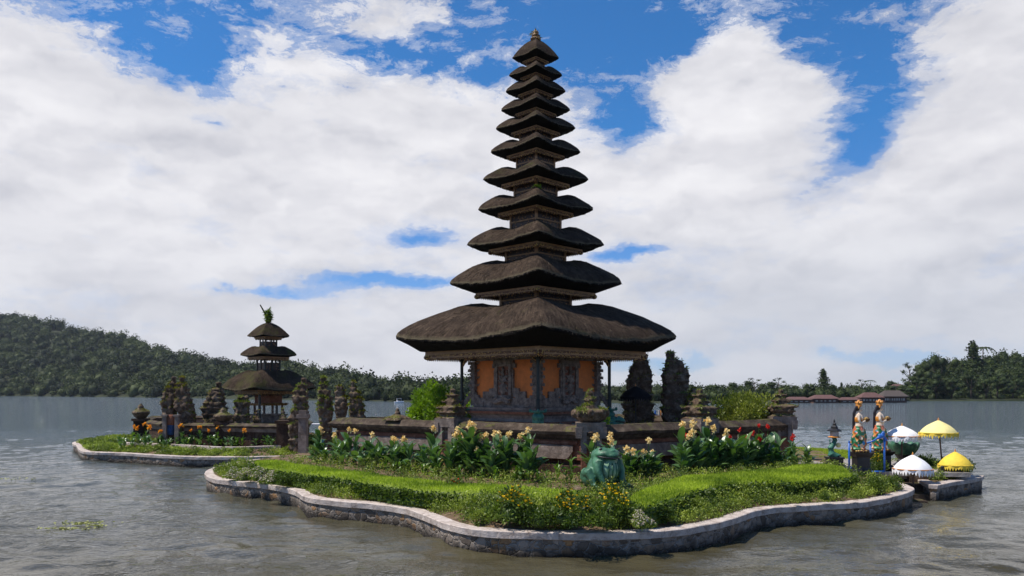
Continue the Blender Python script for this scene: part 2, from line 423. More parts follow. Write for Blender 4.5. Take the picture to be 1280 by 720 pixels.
def gold_mat(name, gold=(0.30, 0.16, 0.035), dark=(0.035, 0.012, 0.008), scale=9, bias=0.0):
    m, t, p, _ = new_mat(name); c = coords(t)
    v = N(t, 'ShaderNodeTexVoronoi'); v.inputs['Scale'].default_value = scale * 2.2; t.links.new(c, v.inputs['Vector'])
    n = noise_n(t, c, scale, 5, 0.7, 1.2)
    f = M(t, 'ADD', M(t, 'MULTIPLY', v.outputs['Distance'], 0.8), M(t, 'MULTIPLY', n, 0.5))
    col = ramp(t, f, [(0.40 - bias, gold), (0.52 - bias, dark)])
    t.links.new(col, p.inputs['Base Color']); rough(p, 0.5, 0.5); bump(t, p, M(t, 'MULTIPLY', f, -1), 0.6, 0.03); return m

def rubble_mat():
    m, t, p, _ = new_mat('rubble'); c = coords(t, 'Object', (1, 1, 1.25))
    d = VM(t, 'ADD', c, VM(t, 'MULTIPLY', noise_n(t, c, 5, 3, 0.5, 0, 1), (0.18, 0.18, 0.18)).outputs[0]).outputs[0]
    v = N(t, 'ShaderNodeTexVoronoi'); v.inputs['Scale'].default_value = 5.2; t.links.new(d, v.inputs['Vector'])
    ve = N(t, 'ShaderNodeTexVoronoi', feature='DISTANCE_TO_EDGE'); ve.inputs['Scale'].default_value = 5.2; t.links.new(d, ve.inputs['Vector'])
    n = noise_n(t, c, 9, 9, 0.80)
    sp = N(t, 'ShaderNodeSeparateColor'); t.links.new(v.outputs['Color'], sp.inputs[0])
    st = ramp(t, sp.outputs[0], [(0.0, (0.09, 0.072, 0.058)), (0.4, (0.17, 0.14, 0.115)), (0.8, (0.30, 0.255, 0.22)), (0.95, (0.24, 0.15, 0.085)), (1.0, (0.30, 0.17, 0.08))])
    st = mixc(t, n, mixc(t, 1.0, st, (0.25, 0.24, 0.23), 'MULTIPLY'), mixc(t, 1.0, st, (1.9, 1.85, 1.8), 'MULTIPLY'))
    mort = ramp(t, n, [(0.35, (0.10, 0.085, 0.07)), (0.65, (0.42, 0.375, 0.34))])
    col = mixc(t, ramp(t, M(t, 'ADD', ve.outputs['Distance'], M(t, 'MULTIPLY', n, 0.08)), [(0.055, 1.0), (0.13, 0.0)]), st, mort)
    g = N(t, 'ShaderNodeSeparateXYZ'); t.links.new(N(t, 'ShaderNodeNewGeometry').outputs['Position'], g.inputs[0])
    nw = noise_n(t, coords(t), 4, 5, 0.7)
    wet = ramp(t, M(t, 'ADD', g.outputs[2], M(t, 'MULTIPLY', nw, 0.40)), [(0.22, 0.92), (0.40, 0.0)])
    col = mixc(t, wet, col, (0.016, 0.012, 0.009))
    t.links.new(col, p.inputs['Base Color']); rough(p, 0.85, 0.3)
    bump(t, p, M(t, 'ADD', M(t, 'MINIMUM', M(t, 'MULTIPLY', ve.outputs['Distance'], 4), 0.5), M(t, 'MULTIPLY', n, 0.5)), 0.9, 0.06); return m

def water_mat():
    m, t, p, _ = new_mat('lake_water')
    g = N(t, 'ShaderNodeNewGeometry').outputs['Position']
    s = N(t, 'ShaderNodeSeparateXYZ'); t.links.new(g, s.inputs[0])
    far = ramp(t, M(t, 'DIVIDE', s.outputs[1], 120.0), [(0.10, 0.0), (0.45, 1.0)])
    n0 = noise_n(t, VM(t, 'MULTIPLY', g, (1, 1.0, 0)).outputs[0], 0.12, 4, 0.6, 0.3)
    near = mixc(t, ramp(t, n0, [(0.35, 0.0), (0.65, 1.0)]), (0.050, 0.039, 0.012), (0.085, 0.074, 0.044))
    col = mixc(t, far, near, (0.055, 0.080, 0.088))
    t.links.new(col, p.inputs['Base Color']); p.inputs['IOR'].default_value = 1.48; rough(p, 0.05, 0.5)
    calm = ramp(t, noise_n(t, VM(t, 'MULTIPLY', g, (0.5, 1.0, 0)).outputs[0], 0.16, 3, 0.55, 0.6), [(0.38, 0.25), (0.60, 1.0)])
    a = noise_n(t, VM(t, 'MULTIPLY', g, (1.0, 1.5, 1)).outputs[0], 6.5, 3, 0.6, 0.2)
    b = noise_n(t, VM(t, 'MULTIPLY', g, (0.6, 1.5, 1)).outputs[0], 1.3, 3, 0.5, 0.2)
    b1 = N(t, 'ShaderNodeBump'); b1.inputs['Strength'].default_value = 1.0; b1.inputs['Distance'].default_value = 0.044
    t.links.new(M(t, 'MULTIPLY', a, calm), b1.inputs['Height'])
    b2 = N(t, 'ShaderNodeBump'); b2.inputs['Strength'].default_value = 1.0; b2.inputs['Distance'].default_value = 0.055
    t.links.new(M(t, 'MULTIPLY', b, calm), b2.inputs['Height']); t.links.new(b1.outputs[0], b2.inputs['Normal'])
    c = noise_n(t, VM(t, 'MULTIPLY', g, (0.55, 1.5, 1)).outputs[0], 1.0, 5, 0.65, 0.2)
    b3 = N(t, 'ShaderNodeBump'); b3.inputs['Strength'].default_value = 1.0; b3.inputs['Distance'].default_value = 0.45
    t.links.new(M(t, 'MULTIPLY', c, ramp(t, M(t, 'DIVIDE', s.outputs[1], 120.0), [(0.16, 0.0), (0.55, 1.0)])), b3.inputs['Height']); t.links.new(b2.outputs[0], b3.inputs['Normal'])
    t.links.new(b3.outputs[0], p.inputs['Normal']); return m

MAT = {}
MAT['stone'] = stone_mat('mossy_stone', (0.022, 0.013, 0.008), (0.11, 0.072, 0.048), (0.30, 0.235, 0.175), 0.85)
MAT['greystone'] = stone_mat('grey_stone', (0.10, 0.075, 0.062), (0.20, 0.155, 0.13), (0.33, 0.27, 0.235), 0.15)
MAT['redstone'] = stone_mat('red_stone', (0.10, 0.034, 0.020), (0.22, 0.090, 0.054), (0.32, 0.17, 0.11), 0.12)
MAT['darkbase'] = stone_mat('dark_base', (0.018, 0.010, 0.007), (0.055, 0.028, 0.018), (0.13, 0.09, 0.065), 0.25, brick=(2.2, 0.8, 0.28))
MAT['capstone'] = stone_mat('cap_stone', (0.020, 0.013, 0.010), (0.058, 0.040, 0.028), (0.15, 0.115, 0.085), 0.62)
MAT['carving'] = stone_mat('carved_grey', (0.05, 0.035, 0.027), (0.20, 0.150, 0.120), (0.38, 0.30, 0.25), 0.05, scale=1.8)
MAT['orange'] = plain_mat('orange_plaster', (0.62, 0.17, 0.035), 0.8, 0.22, 3, 0.1)
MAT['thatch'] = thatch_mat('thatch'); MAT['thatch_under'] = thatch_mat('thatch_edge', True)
MAT['thatch_moss'] = thatch_mat('mossy_thatch', False, 0.75)
MAT['gold'] = gold_mat('gilded_carving', (0.68, 0.40, 0.12), (0.12, 0.05, 0.02), 9, -.08); MAT['goldbright'] = gold_mat('bright_gilding', (0.52, 0.33, 0.08), (0.10, 0.035, 0.012), 7, -0.1)
MAT['fascia'] = plain_mat('brown_beam', (0.34, 0.19, 0.095), 0.6, 0.35, 5)
MAT['storeywood'] = gold_mat('storey_panel', (0.34, 0.15, 0.035), (0.03, 0.012, 0.008), 6)
MAT['blackwood'] = plain_mat('dark_column', (0.012, 0.016, 0.013), 0.5, 0.3)
MAT['greenpaint'] = plain_mat('green_stone_paint', (0.022, 0.12, 0.075), 0.6, 0.45, 9, 0.4, c2=(0.06, 0.22, 0.15))
MAT['rubble'] = rubble_mat()
MAT['coping'] = stone_mat('coping_concrete', (0.24, 0.18, 0.145), (0.50, 0.42, 0.37), (0.68, 0.60, 0.55), 0.0, scale=1.3)
MAT['concrete'] = stone_mat('paving_concrete', (0.16, 0.14, 0.12), (0.30, 0.27, 0.24), (0.42, 0.38, 0.34), 0.1)
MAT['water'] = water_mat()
MAT['soil'] = stone_mat('soil', (0.06, 0.035, 0.02), (0.15, 0.095, 0.055), (0.28, 0.20, 0.13), 0.35, ((0.03, 0.05, 0.01), (0.08, 0.10, 0.02)))
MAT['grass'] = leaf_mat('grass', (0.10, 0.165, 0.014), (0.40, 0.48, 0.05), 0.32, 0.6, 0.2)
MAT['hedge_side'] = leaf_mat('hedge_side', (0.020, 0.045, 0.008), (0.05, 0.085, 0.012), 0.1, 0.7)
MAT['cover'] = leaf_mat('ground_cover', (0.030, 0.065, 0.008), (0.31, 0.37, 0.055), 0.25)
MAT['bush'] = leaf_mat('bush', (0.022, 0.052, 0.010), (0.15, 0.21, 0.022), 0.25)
MAT['limebush'] = leaf_mat('lime_bush', (0.045, 0.11, 0.008), (0.26, 0.38, 0.02), 0.32)
MAT['shrub'] = leaf_mat('yellow_green_shrub', (0.055, 0.085, 0.012), (0.27, 0.29, 0.05), 0.28)
MAT['canna'] = leaf_mat('canna_leaf', (0.022, 0.070, 0.020), (0.15, 0.25, 0.09), 0.22, 0.33, 0.7)
MAT['cannalight'] = leaf_mat('young_leaf', (0.04, 0.11, 0.012), (0.15, 0.26, 0.03), 0.25, 0.4, 0.5)
MAT['forest'] = leaf_mat('forest', (0.008, 0.016, 0.008), (0.085, 0.105, 0.038), 0.12, 0.7, 0.15)
MAT['tree'] = leaf_mat('tree_leaf', (0.008, 0.018, 0.007), (0.085, 0.115, 0.028), 0.12, 0.6, 0.2)
MAT['brighttree'] = leaf_mat('bright_tree', (0.05, 0.085, 0.010), (0.16, 0.20, 0.03), 0.2, 0.6, 0.2)
MAT['bark'] = plain_mat('bark', (0.07, 0.05, 0.035), 0.9, 0.4, 6, 0.6)
MAT['moss'] = leaf_mat('moss_tufts', (0.06, 0.06, 0.008), (0.26, 0.24, 0.03), 0.2, 0.8, 0.1)
MAT['petal_yellow'] = leaf_mat('yellow_petal', (0.90, 0.64, 0.24), (0.94, 0.84, 0.52), 0.35, 0.5, 0.2, (1.1, 1.0, 0.7))
MAT['petal_orange'] = leaf_mat('orange_petal', (0.85, 0.30, 0.02), (0.95, 0.52, 0.05), 0.35, 0.5, 0.2, (1.1, 1.0, 0.7))
MAT['petal_red'] = leaf_mat('red_petal', (0.62, 0.02, 0.015), (0.80, 0.06, 0.04), 0.3, 0.5, 0.2, (1.2, 0.8, 0.7))
MAT['petal_gold'] = leaf_mat('gold_petal', (0.80, 0.50, 0.01), (0.90, 0.68, 0.03), 0.3, 0.5, 0.2, (1.1, 1.0, 0.5))
MAT['petal_white'] = leaf_mat('white_petal', (0.75, 0.62, 0.55), (0.88, 0.82, 0.76), 0.3, 0.6, 0.2, (1.0, 1.0, 0.9))
MAT['jade'] = plain_mat('jade_green_paint', (0.018, 0.080, 0.040), 0.5, 0.5, 5, 0.6, c2=(0.075, 0.22, 0.12))
MAT['jadepale'] = plain_mat('pale_belly_paint', (0.22, 0.36, 0.22), 0.5, 0.45, 5, 0.3)
MAT['blackcloth'] = plain_mat('black_cloth', (0.012, 0.011, 0.013), 0.95, 0.3, 10, spec=0.1)
MAT['black'] = plain_mat('black_paint', (0.014, 0.013, 0.013), 0.45, 0.4, 10)
MAT['white'] = plain_mat('white_cloth', (0.80, 0.78, 0.78), 0.8, 0.06, 10)
MAT['yellow'] = plain_mat('yellow_cloth', (0.78, 0.55, 0.05), 0.75, 0.12, 12)
MAT['paleyellow'] = plain_mat('pale_yellow_cloth', (0.82, 0.70, 0.28), 0.75, 0.1, 8)
MAT['blue'] = plain_mat('blue_paint', (0.015, 0.11, 0.42), 0.4, 0.2, 8)
MAT['dullblue'] = plain_mat('dull_blue_cloth', (0.02, 0.06, 0.17), 0.9, 0.4, 8)
MAT['skin'] = plain_mat('painted_cream', (0.70, 0.55, 0.42), 0.5, 0.1)
MAT['orangepaint'] = plain_mat('orange_gold_paint', (0.60, 0.17, 0.028), 0.4, 0.3, 18, c2=(0.78, 0.36, 0.07))
MAT['hair'] = plain_mat('black_hair_paint', (0.015, 0.010, 0.014), 0.4)
MAT['pole'] = plain_mat('brown_pole', (0.09, 0.045, 0.03), 0.6, 0.3)
MAT['redroof'] = plain_mat('red_roof', (0.115, 0.055, 0.046), 0.8, 0.35, 3)
MAT['greyroof'] = plain_mat('grey_brown_roof', (0.075, 0.058, 0.050), 0.85, 0.3, 3)
MAT['housewall'] = plain_mat('house_wall', (0.14, 0.07, 0.05), 0.8, 0.4, 2)
MAT['pale'] = plain_mat('pale_panel', (0.55, 0.50, 0.46), 0.7, 0.15, 2)
MAT['straw'] = leaf_mat('straw_ends', (0.022, 0.016, 0.012), (0.17, 0.135, 0.105), 0.05, 0.95, 0.05)
MAT['algae'] = leaf_mat('algae', (0.28, 0.29, 0.10), (0.42, 0.42, 0.18), 0.1, 0.7, 0.2)
MAT['hill'] = stone_mat('hill_ground', (0.018, 0.020, 0.010), (0.028, 0.034, 0.014), (0.045, 0.052, 0.020), 0.0, scale=0.05)
def skirt_mat():
    m, t, p, _ = new_mat('patterned_cloth_paint'); c = coords(t)
    v = N(t, 'ShaderNodeTexVoronoi'); v.inputs['Scale'].default_value = 10; t.links.new(c, v.inputs['Vector'])
    s = N(t, 'ShaderNodeSeparateColor'); t.links.new(v.outputs['Color'], s.inputs[0])
    col = ramp(t, s.outputs[0], [(0.0, (0.03, 0.14, 0.05)), (0.26, (0.60, 0.24, 0.05)), (0.48, (0.03, 0.20, 0.09)), (0.60, (0.74, 0.55, 0.38)), (0.74, (0.06, 0.24, 0.45)), (0.83, (0.55, 0.13, 0.05))], 'CONSTANT')
    t.links.new(col, p.inputs['Base Color']); rough(p, 0.45); bump(t, p, v.outputs['Distance'], 0.5, 0.03); return m
MAT['skirt'] = skirt_mat()
# ------------------------------------------------------------------ the lake
def axis(breaks):
    out = [breaks[0][0]]
    for (a, s0), (b, s1) in zip(breaks, breaks[1:]):
        x = a
        while x < b - 1e-6:
            f = (x - a) / (b - a); x += s0 + (s1 - s0) * f
            out.append(min(x, b))
    return np.array(out)
def build_water():
    xs = axis([(0, .11), (14, .13), (26, .3), (60, 2), (2000, 200)]); xs = np.concatenate([-xs[::-1][:-1], xs])
    ys = axis([(8, .07), (20, .09), (34, .22), (60, .7), (120, 3), (400, 20), (2000, 200)])
    ys = np.concatenate([[-2000, -1000, -300, -80, -20, -4, 2, 5, 7], ys])
    dx = np.gradient(xs)[None, :]; dy = np.gradient(ys)[:, None]
    Xg, Yg = np.meshgrid(xs, ys); Zg = np.zeros_like(Xg); r = np.random.default_rng(3)
    for i in range(70):
        lam = 0.26 * 1.031 ** i * r.uniform(.85, 1.15)
        a = math.radians(r.normal(74, 30)); kx = math.cos(a) * 2 * math.pi / lam; ky = math.sin(a) * 2 * math.pi / lam
        fade = np.clip((lam / np.maximum(dx * abs(math.cos(a)), dy * abs(math.sin(a))) - 2.5) / 2.5, 0, 1)
        ph = kx * Xg + ky * Yg + r.uniform(0, 6.28) + 0.8 * np.sin(0.31 * Xg + 0.23 * Yg + i)
        Zg += fade * 0.0037 * lam * (np.sin(ph) + 0.25 * np.sin(2 * ph + 1.3))
    ny, nx = Xg.shape
    V = np.stack([Xg, Yg, Zg], -1).reshape(-1, 3)
    i = np.arange(ny * nx).reshape(ny, nx)
    Fq = np.stack([i[:-1, :-1], i[:-1, 1:], i[1:, 1:], i[1:, :-1]], -1).reshape(-1, 4)
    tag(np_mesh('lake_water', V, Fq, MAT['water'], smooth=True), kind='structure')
build_water()

# ------------------------------------------------------------------ islands
def smooth_path(pts, step=0.25, closed=True):
    P = [Vector(p[:2]) for p in pts]; n = len(P); out = []
    for i in range(n if closed else n - 1):
        p0, p1, p2, p3 = P[(i - 1) % n] if closed or i else P[0], P[i], P[(i + 1) % n], P[(i + 2) % n] if closed or i < n - 2 else P[-1]
        k = max(1, int((p2 - p1).length / step))
        for j in range(k):
            t = j / k
            out.append(tuple(0.5 * ((2 * p1) + (-p0 + p2) * t + (2 * p0 - 5 * p1 + 4 * p2 - p3) * t * t + (-p0 + 3 * p1 - 3 * p2 + p3) * t ** 3)))
    if not closed: out.append(tuple(P[-1]))
    return out
def inside(poly, x, y):
    poly = np.asarray(poly); x = np.asarray(x, float); y = np.asarray(y, float); c = np.zeros(x.shape, bool)
    j = len(poly) - 1
    for i in range(len(poly)):
        xi, yi = poly[i]; xj, yj = poly[j]
        m = ((yi > y) != (yj > y)) & (x < (xj - xi) * (y - yi) / (yj - yi + 1e-12) + xi); c ^= m; j = i
    return c
def pdist(poly, x, y):
    poly = np.asarray(poly); a = poly; b = np.roll(poly, -1, 0); P = np.stack([np.ravel(x), np.ravel(y)], -1); best = np.full(len(P), 1e9)
    for p, q in zip(a, b):
        d = q - p; t = np.clip(((P - p) @ d) / max(d @ d, 1e-9), 0, 1); best = np.minimum(best, np.linalg.norm(P - p - t[:, None] * d, axis=1))
    return best.reshape(np.shape(x))
def island(outline, ztop, soil_h, name, label, step=0.16, cop_w=0.24, cop_h=0.13, plateau=None, soilname='garden_soil'):
    """outline runs clockwise seen from above is not required: offsets go inwards by the sign of the area"""
    A = sum(outline[i][0] * outline[(i + 1) % len(outline)][1] - outline[(i + 1) % len(outline)][0] * outline[i][1] for i in range(len(outline)))
    path = outline if A > 0 else outline[::-1]           # left of the path is inside
    w = thing(name, label, 'retaining wall', (path[0][0], path[0][1], 0))
    def lp(): return [(x - path[0][0], y - path[0][1]) for x, y in path]
    mb = MB(); mb.sweep([(0.05, -0.8), (0.0, ztop - cop_h), (0.20, ztop - cop_h), (0.20, -0.8)], lp(), closed=True)
    mb.build('rubble_wall', MAT['rubble'], w)
    mb = MB(); r = random.Random(5)
    mb.sweep([(-0.035, ztop - cop_h), (-0.045, ztop - 0.012), (-0.03, ztop), (cop_w, ztop + 0.004), (cop_w + .01, ztop - cop_h - .1)], lp(), closed=True)
    o = mb.build('coping', MAT['coping'], w)
    for v in o.data.vertices:
        v.co += Vector((noise.noise(v.co * 3), noise.noise(v.co * 3 + Vector((9, 0, 0))), 0.6 * noise.noise(v.co * 2.2))) * 0.022
    pth = np.array(path); lo = pth.min(0) - .3; hi = pth.max(0) + .3
    xs = np.arange(lo[0], hi[0], step); ys = np.arange(lo[1], hi[1], step); Xg, Yg = np.meshgrid(xs, ys)
    ins = inside(pth, Xg, Yg); d = pdist(pth[::2], Xg, Yg); ok = ins & (d > 0.06)
    Zg = ztop - 0.03 + (soil_h - ztop + .03) * np.clip((d - 0.25) / 1.6, 0, 1) ** 0.8
    nz = np.array([noise.noise(Vector((a * 1.4, b * 1.4, 0))) + .5 * noise.noise(Vector((a * 4, b * 4, 3))) for a, b in zip(Xg.ravel(), Yg.ravel())]).reshape(Xg.shape)
    Zg = Zg + 0.03 * nz * np.clip((d - .2) / .4, 0, 1)
    i = np.arange(Xg.size).reshape(Xg.shape)
    q = ok[:-1, :-1] & ok[:-1, 1:] & ok[1:, 1:] & ok[1:, :-1]
    Fq = np.stack([i[:-1, :-1], i[:-1, 1:], i[1:, 1:], i[1:, :-1]], -1)[q]
    used = np.unique(Fq); rm = -np.ones(Xg.size, int); rm[used] = np.arange(len(used))
    V = np.stack([Xg, Yg, Zg], -1).reshape(-1, 3)[used]
    tag(np_mesh(soilname, V, rm[Fq], MAT['soil'], smooth=True), kind='structure')
    return pth
def G(lst, z): return [ground(px, py, z) for px, py in lst]
main_pts = G([(265, 597), (291, 601), (330, 604.6), (364, 611), (381, 619), (395, 623), (429, 626.5), (474, 630), (510, 635.5), (540, 646.5),
              (566, 656), (592, 661), (650, 664.5), (692, 665.5), (740, 666), (783, 665), (829, 663), (862, 659), (898, 652), (925.5, 644),
              (942, 638.5), (964.5, 634.5), (1014, 631), (1070, 627.5), (1098, 624), (1120, 619), (1134, 615), (1141, 611)], 0.44)
main_pts += [(10.72, 21.5), (10.95, 22.6), (11.6, 24.5), (13.0, 28), (13.6, 31.2), (11.5, 34), (8, 36.5), (2.5, 38), (-3, 37.2), (-6.4, 34), (-8.6, 31.6), (-9.9, 29.2), (-10.0, 26.8), (-9.6, 25)]
main_out = smooth_path(main_pts)
MAIN = island(main_out, 0.44, 0.70, 'island_retaining_wall', 'long curving rubble stone retaining wall with pale coping round the main island')
left_pts = G([(97, 557.5), (103, 563.5), (118, 565), (150, 566), (200, 569), (237, 570.5), (300, 571), (345, 570), (385, 568)], 0.4)
left_pts += [(-7.4, 35.2), (-6.9, 38.5), (-7.3, 43), (-11, 48), (-17, 49), (-21.5, 45.5), (-22.6, 41.5)]
left_out = smooth_path(left_pts)
LEFT = island(left_out, 0.4, 0.55, 'islet_retaining_wall', 'low stone retaining wall with pale coping round the left islet of the small shrine', cop_h=.11, soilname='islet_soil')
right_pts = G([(1163, 605.5), (1177, 604.5), (1194, 601.5), (1217, 598), (1228, 594.5)], 0.45) + [(13.85, 23.9), (14.5, 25.6), (13.9, 27.6), (12.6, 28), (12.2, 25.5), (12.0, 23.9)]
right_out = smooth_path(right_pts, 0.2)
RIGHT = island(right_out, 0.45, 0.50, 'landing_retaining_wall', 'short curved stone retaining wall below the two yellow umbrellas', soilname='planter_soil', cop_h=.11)

# paving, steps and landing between the main island and the right islet
mb = MB(); mb.sweep([(0, .3), (0, .62), (0, .62)][:2] + [(-.02, .62), (-.02, .3)], [(0, 0), (1, 0)]) if False else None
mb = MB(); mb.box((11.3, 25.4, .60), (4.4, 4.6, .12), rz=-.15); mb.build('landing_pavement', MAT['concrete'])['kind'] = 'structure'
mb = MB(); mb.box((8.3, 25.6, .70), (3.2, 1.3, .05), rz=.12); mb.build('garden_path', MAT['concrete'])['kind'] = 'structure'
st = thing('landing_steps', 'dark stone steps going down to the water between the two curved island walls', 'steps', (11.9, 22.9, 0))
for k, (px, Yk, w, zt, dz, dd) in enumerate([(1118, 23.7, 1.75, .66, .22, .9), (1140, 22.9, .78, .36, .30, .7), (1150, 22.25, 1.0, .16, .22, .7), (1136, 21.7, .8, .04, .25, .5)]):
    mb = MB(); mb.box((X(px, Yk) - 11.9, Yk - 22.9, zt - dz / 2), (w, dd, dz), rz=-.1); mb.build('step', MAT['capstone'] if k else MAT['coping'], st)
mb = MB(); mb.box((X(1146, 23.3) - 11.9, .4, .35), (.62, .6, .72), rz=-.1); mb.build('stone_block', MAT['stone'], st)
mb = MB(); mb.ell((X(1166, 22.3) - 11.9, -.6, .22), (.14, .12, .14)); mb.ell((X(1166, 22.3) - 12.05, -.62, .10), (.10, .10, .12)); mb.ell((X(1166, 22.3) - 11.78, -.62, .12), (.07, .07, .10))
remeshed(mb, 'weathered_carving', MAT['greystone'], st, .02, .01)

# ------------------------------------------------------------------ far shores
def shore_strip(name, cols, back, depth=1.0):
    """cols: (px, shore Y, [(Y, z), ...]) -> one terrain sheet"""
    mb = MB(); n = len(cols[0][1])
    for px, prof in cols: mb.v += [(X(px, Y), Y, z) for Y, z in prof]
    for i in range(len(cols) - 1):
        for k in range(n - 1): a = i * n + k; mb.f.append((a, a + n, a + n + 1, a + 1)); mb.m.append(0)
    o = mb.build(name, MAT['hill'], smooth=True); o['kind'] = 'structure'; return o
def lerp_tab(tab, x):
    xs = [t[0] for t in tab]; return [float(np.interp(x, xs, [t[k] for t in tab])) for k in range(1, len(tab[0]))]
# left range: px, shore distance, ridge distance, ridge row (tree tops)
LT = [(-1300, 900, 1300, 487), (-900, 700, 1080, 470), (-600, 560, 960, 400), (-330, 520, 900, 330), (-120, 500, 820, 365), (0, 480, 760, 388), (40, 470, 740, 395), (100, 430, 680, 409), (160, 400, 620, 417), (200, 370, 560, 432),
      (250, 340, 510, 442), (300, 300, 460, 449), (360, 275, 420, 452), (420, 255, 380, 457), (500, 232, 330, 468), (560, 222, 300, 477), (620, 214, 280, 482), (680, 208, 270, 484), (740, 204, 262, 485),
      (800, 204, 262, 486), (900, 206, 262, 487), (1000, 208, 262, 488), (1100, 212, 268, 486), (1130, 244, 300, 484), (1200, 249, 310, 482), (1300, 252, 330, 470), (1450, 270, 360, 455), (1750, 330, 420, 450)]
def left_surface(px, f):
    s, r, row = lerp_tab(LT, px); zr = max(2.2, Z(row, r) - 7.0)
    Y = s + (r - s) * f; return Y, 0.25 + zr * (f ** 0.9) * (0.9 + 0.1 * f)
cols = []
for px in np.arange(-1300, 1751, 20):
    s, r, row = lerp_tab(LT, px)
    prof = [(s - 3, -1.0), (s, 0.3)] + [left_surface(px, f) for f in (.12, .25, .4, .6, .8, 1.0)] + [(r * 1.15, left_surface(px, 1)[1] * .8), (r * 1.6, 1.0)]
    cols.append((px, prof))
shore_strip('far_hills', cols, None)

def forest(name, label, spots, mat, cat='wood', leafn=(16, 12), lab_kind='stuff'):
    parts = []
    for (x, y, z, r, rz, tint) in spots:
        parts.append(crown_arrays((x, y, z), (r, r, rz), leafn[0], leafn[1], leaf=r * .24, tint=tint, core=.62))
    V, Fq, T = merge(parts)
    return tag(np_mesh(name, V, Fq, mat, T), label, cat, kind=lab_kind)
spots = []
r = random.Random(11)
for px in np.concatenate([np.arange(-1000, -60, 9.0), np.arange(-60, 640, 3.1)]):
    s, rd, row = lerp_tab(LT, px); nrow = max(2, int((498 - row) / 9))
    for k in range(nrow):
        if r.random() < .12: continue
        f = min(1.0, (k + r.random() * .9) / (nrow - .6)); f2 = f ** 1.25
        p = px + r.uniform(-5, 5); Y, zz = left_surface(p, f2)
        rad = r.uniform(1.9, 4.6) * (1.35 if r.random() < .12 else 1) * min(1.25, .72 + Y / 1400)
        rad *= 1.9 if px < -60 else 1.0; t = .40 + r.gauss(0, .27)
        g = noise.noise(Vector((p * .02, f * 3, 2)));
        if g > .28: t += .32
        spots.append((X(p, Y), Y, zz + rad * .55, rad, rad * r.uniform(.8, 1.15), max(0, min(1, t))))
forest('hillside_forest', 'dense dark green forest covering the long hill across the lake on the left', spots, MAT['forest'], 'forest', (18, 10))
bright = [(320, .12, 5.5), (215, .5, 4.5)]
spots = []
for px in np.arange(640, 880, 5):
    for k in range(3):
        f = (k + r.random()) / 3; Y, zz = left_surface(px, f); rad = r.uniform(1.6, 2.6)
        spots.append((X(px + r.uniform(-3, 3), Y), Y, zz + rad * .5, rad, rad, .4 + r.gauss(0, .15)))
forest('far_shore_wood', 'low strip of dark wood on the far shore glimpsed behind the pagoda columns', spots, MAT['forest'], 'wood', (10, 8))

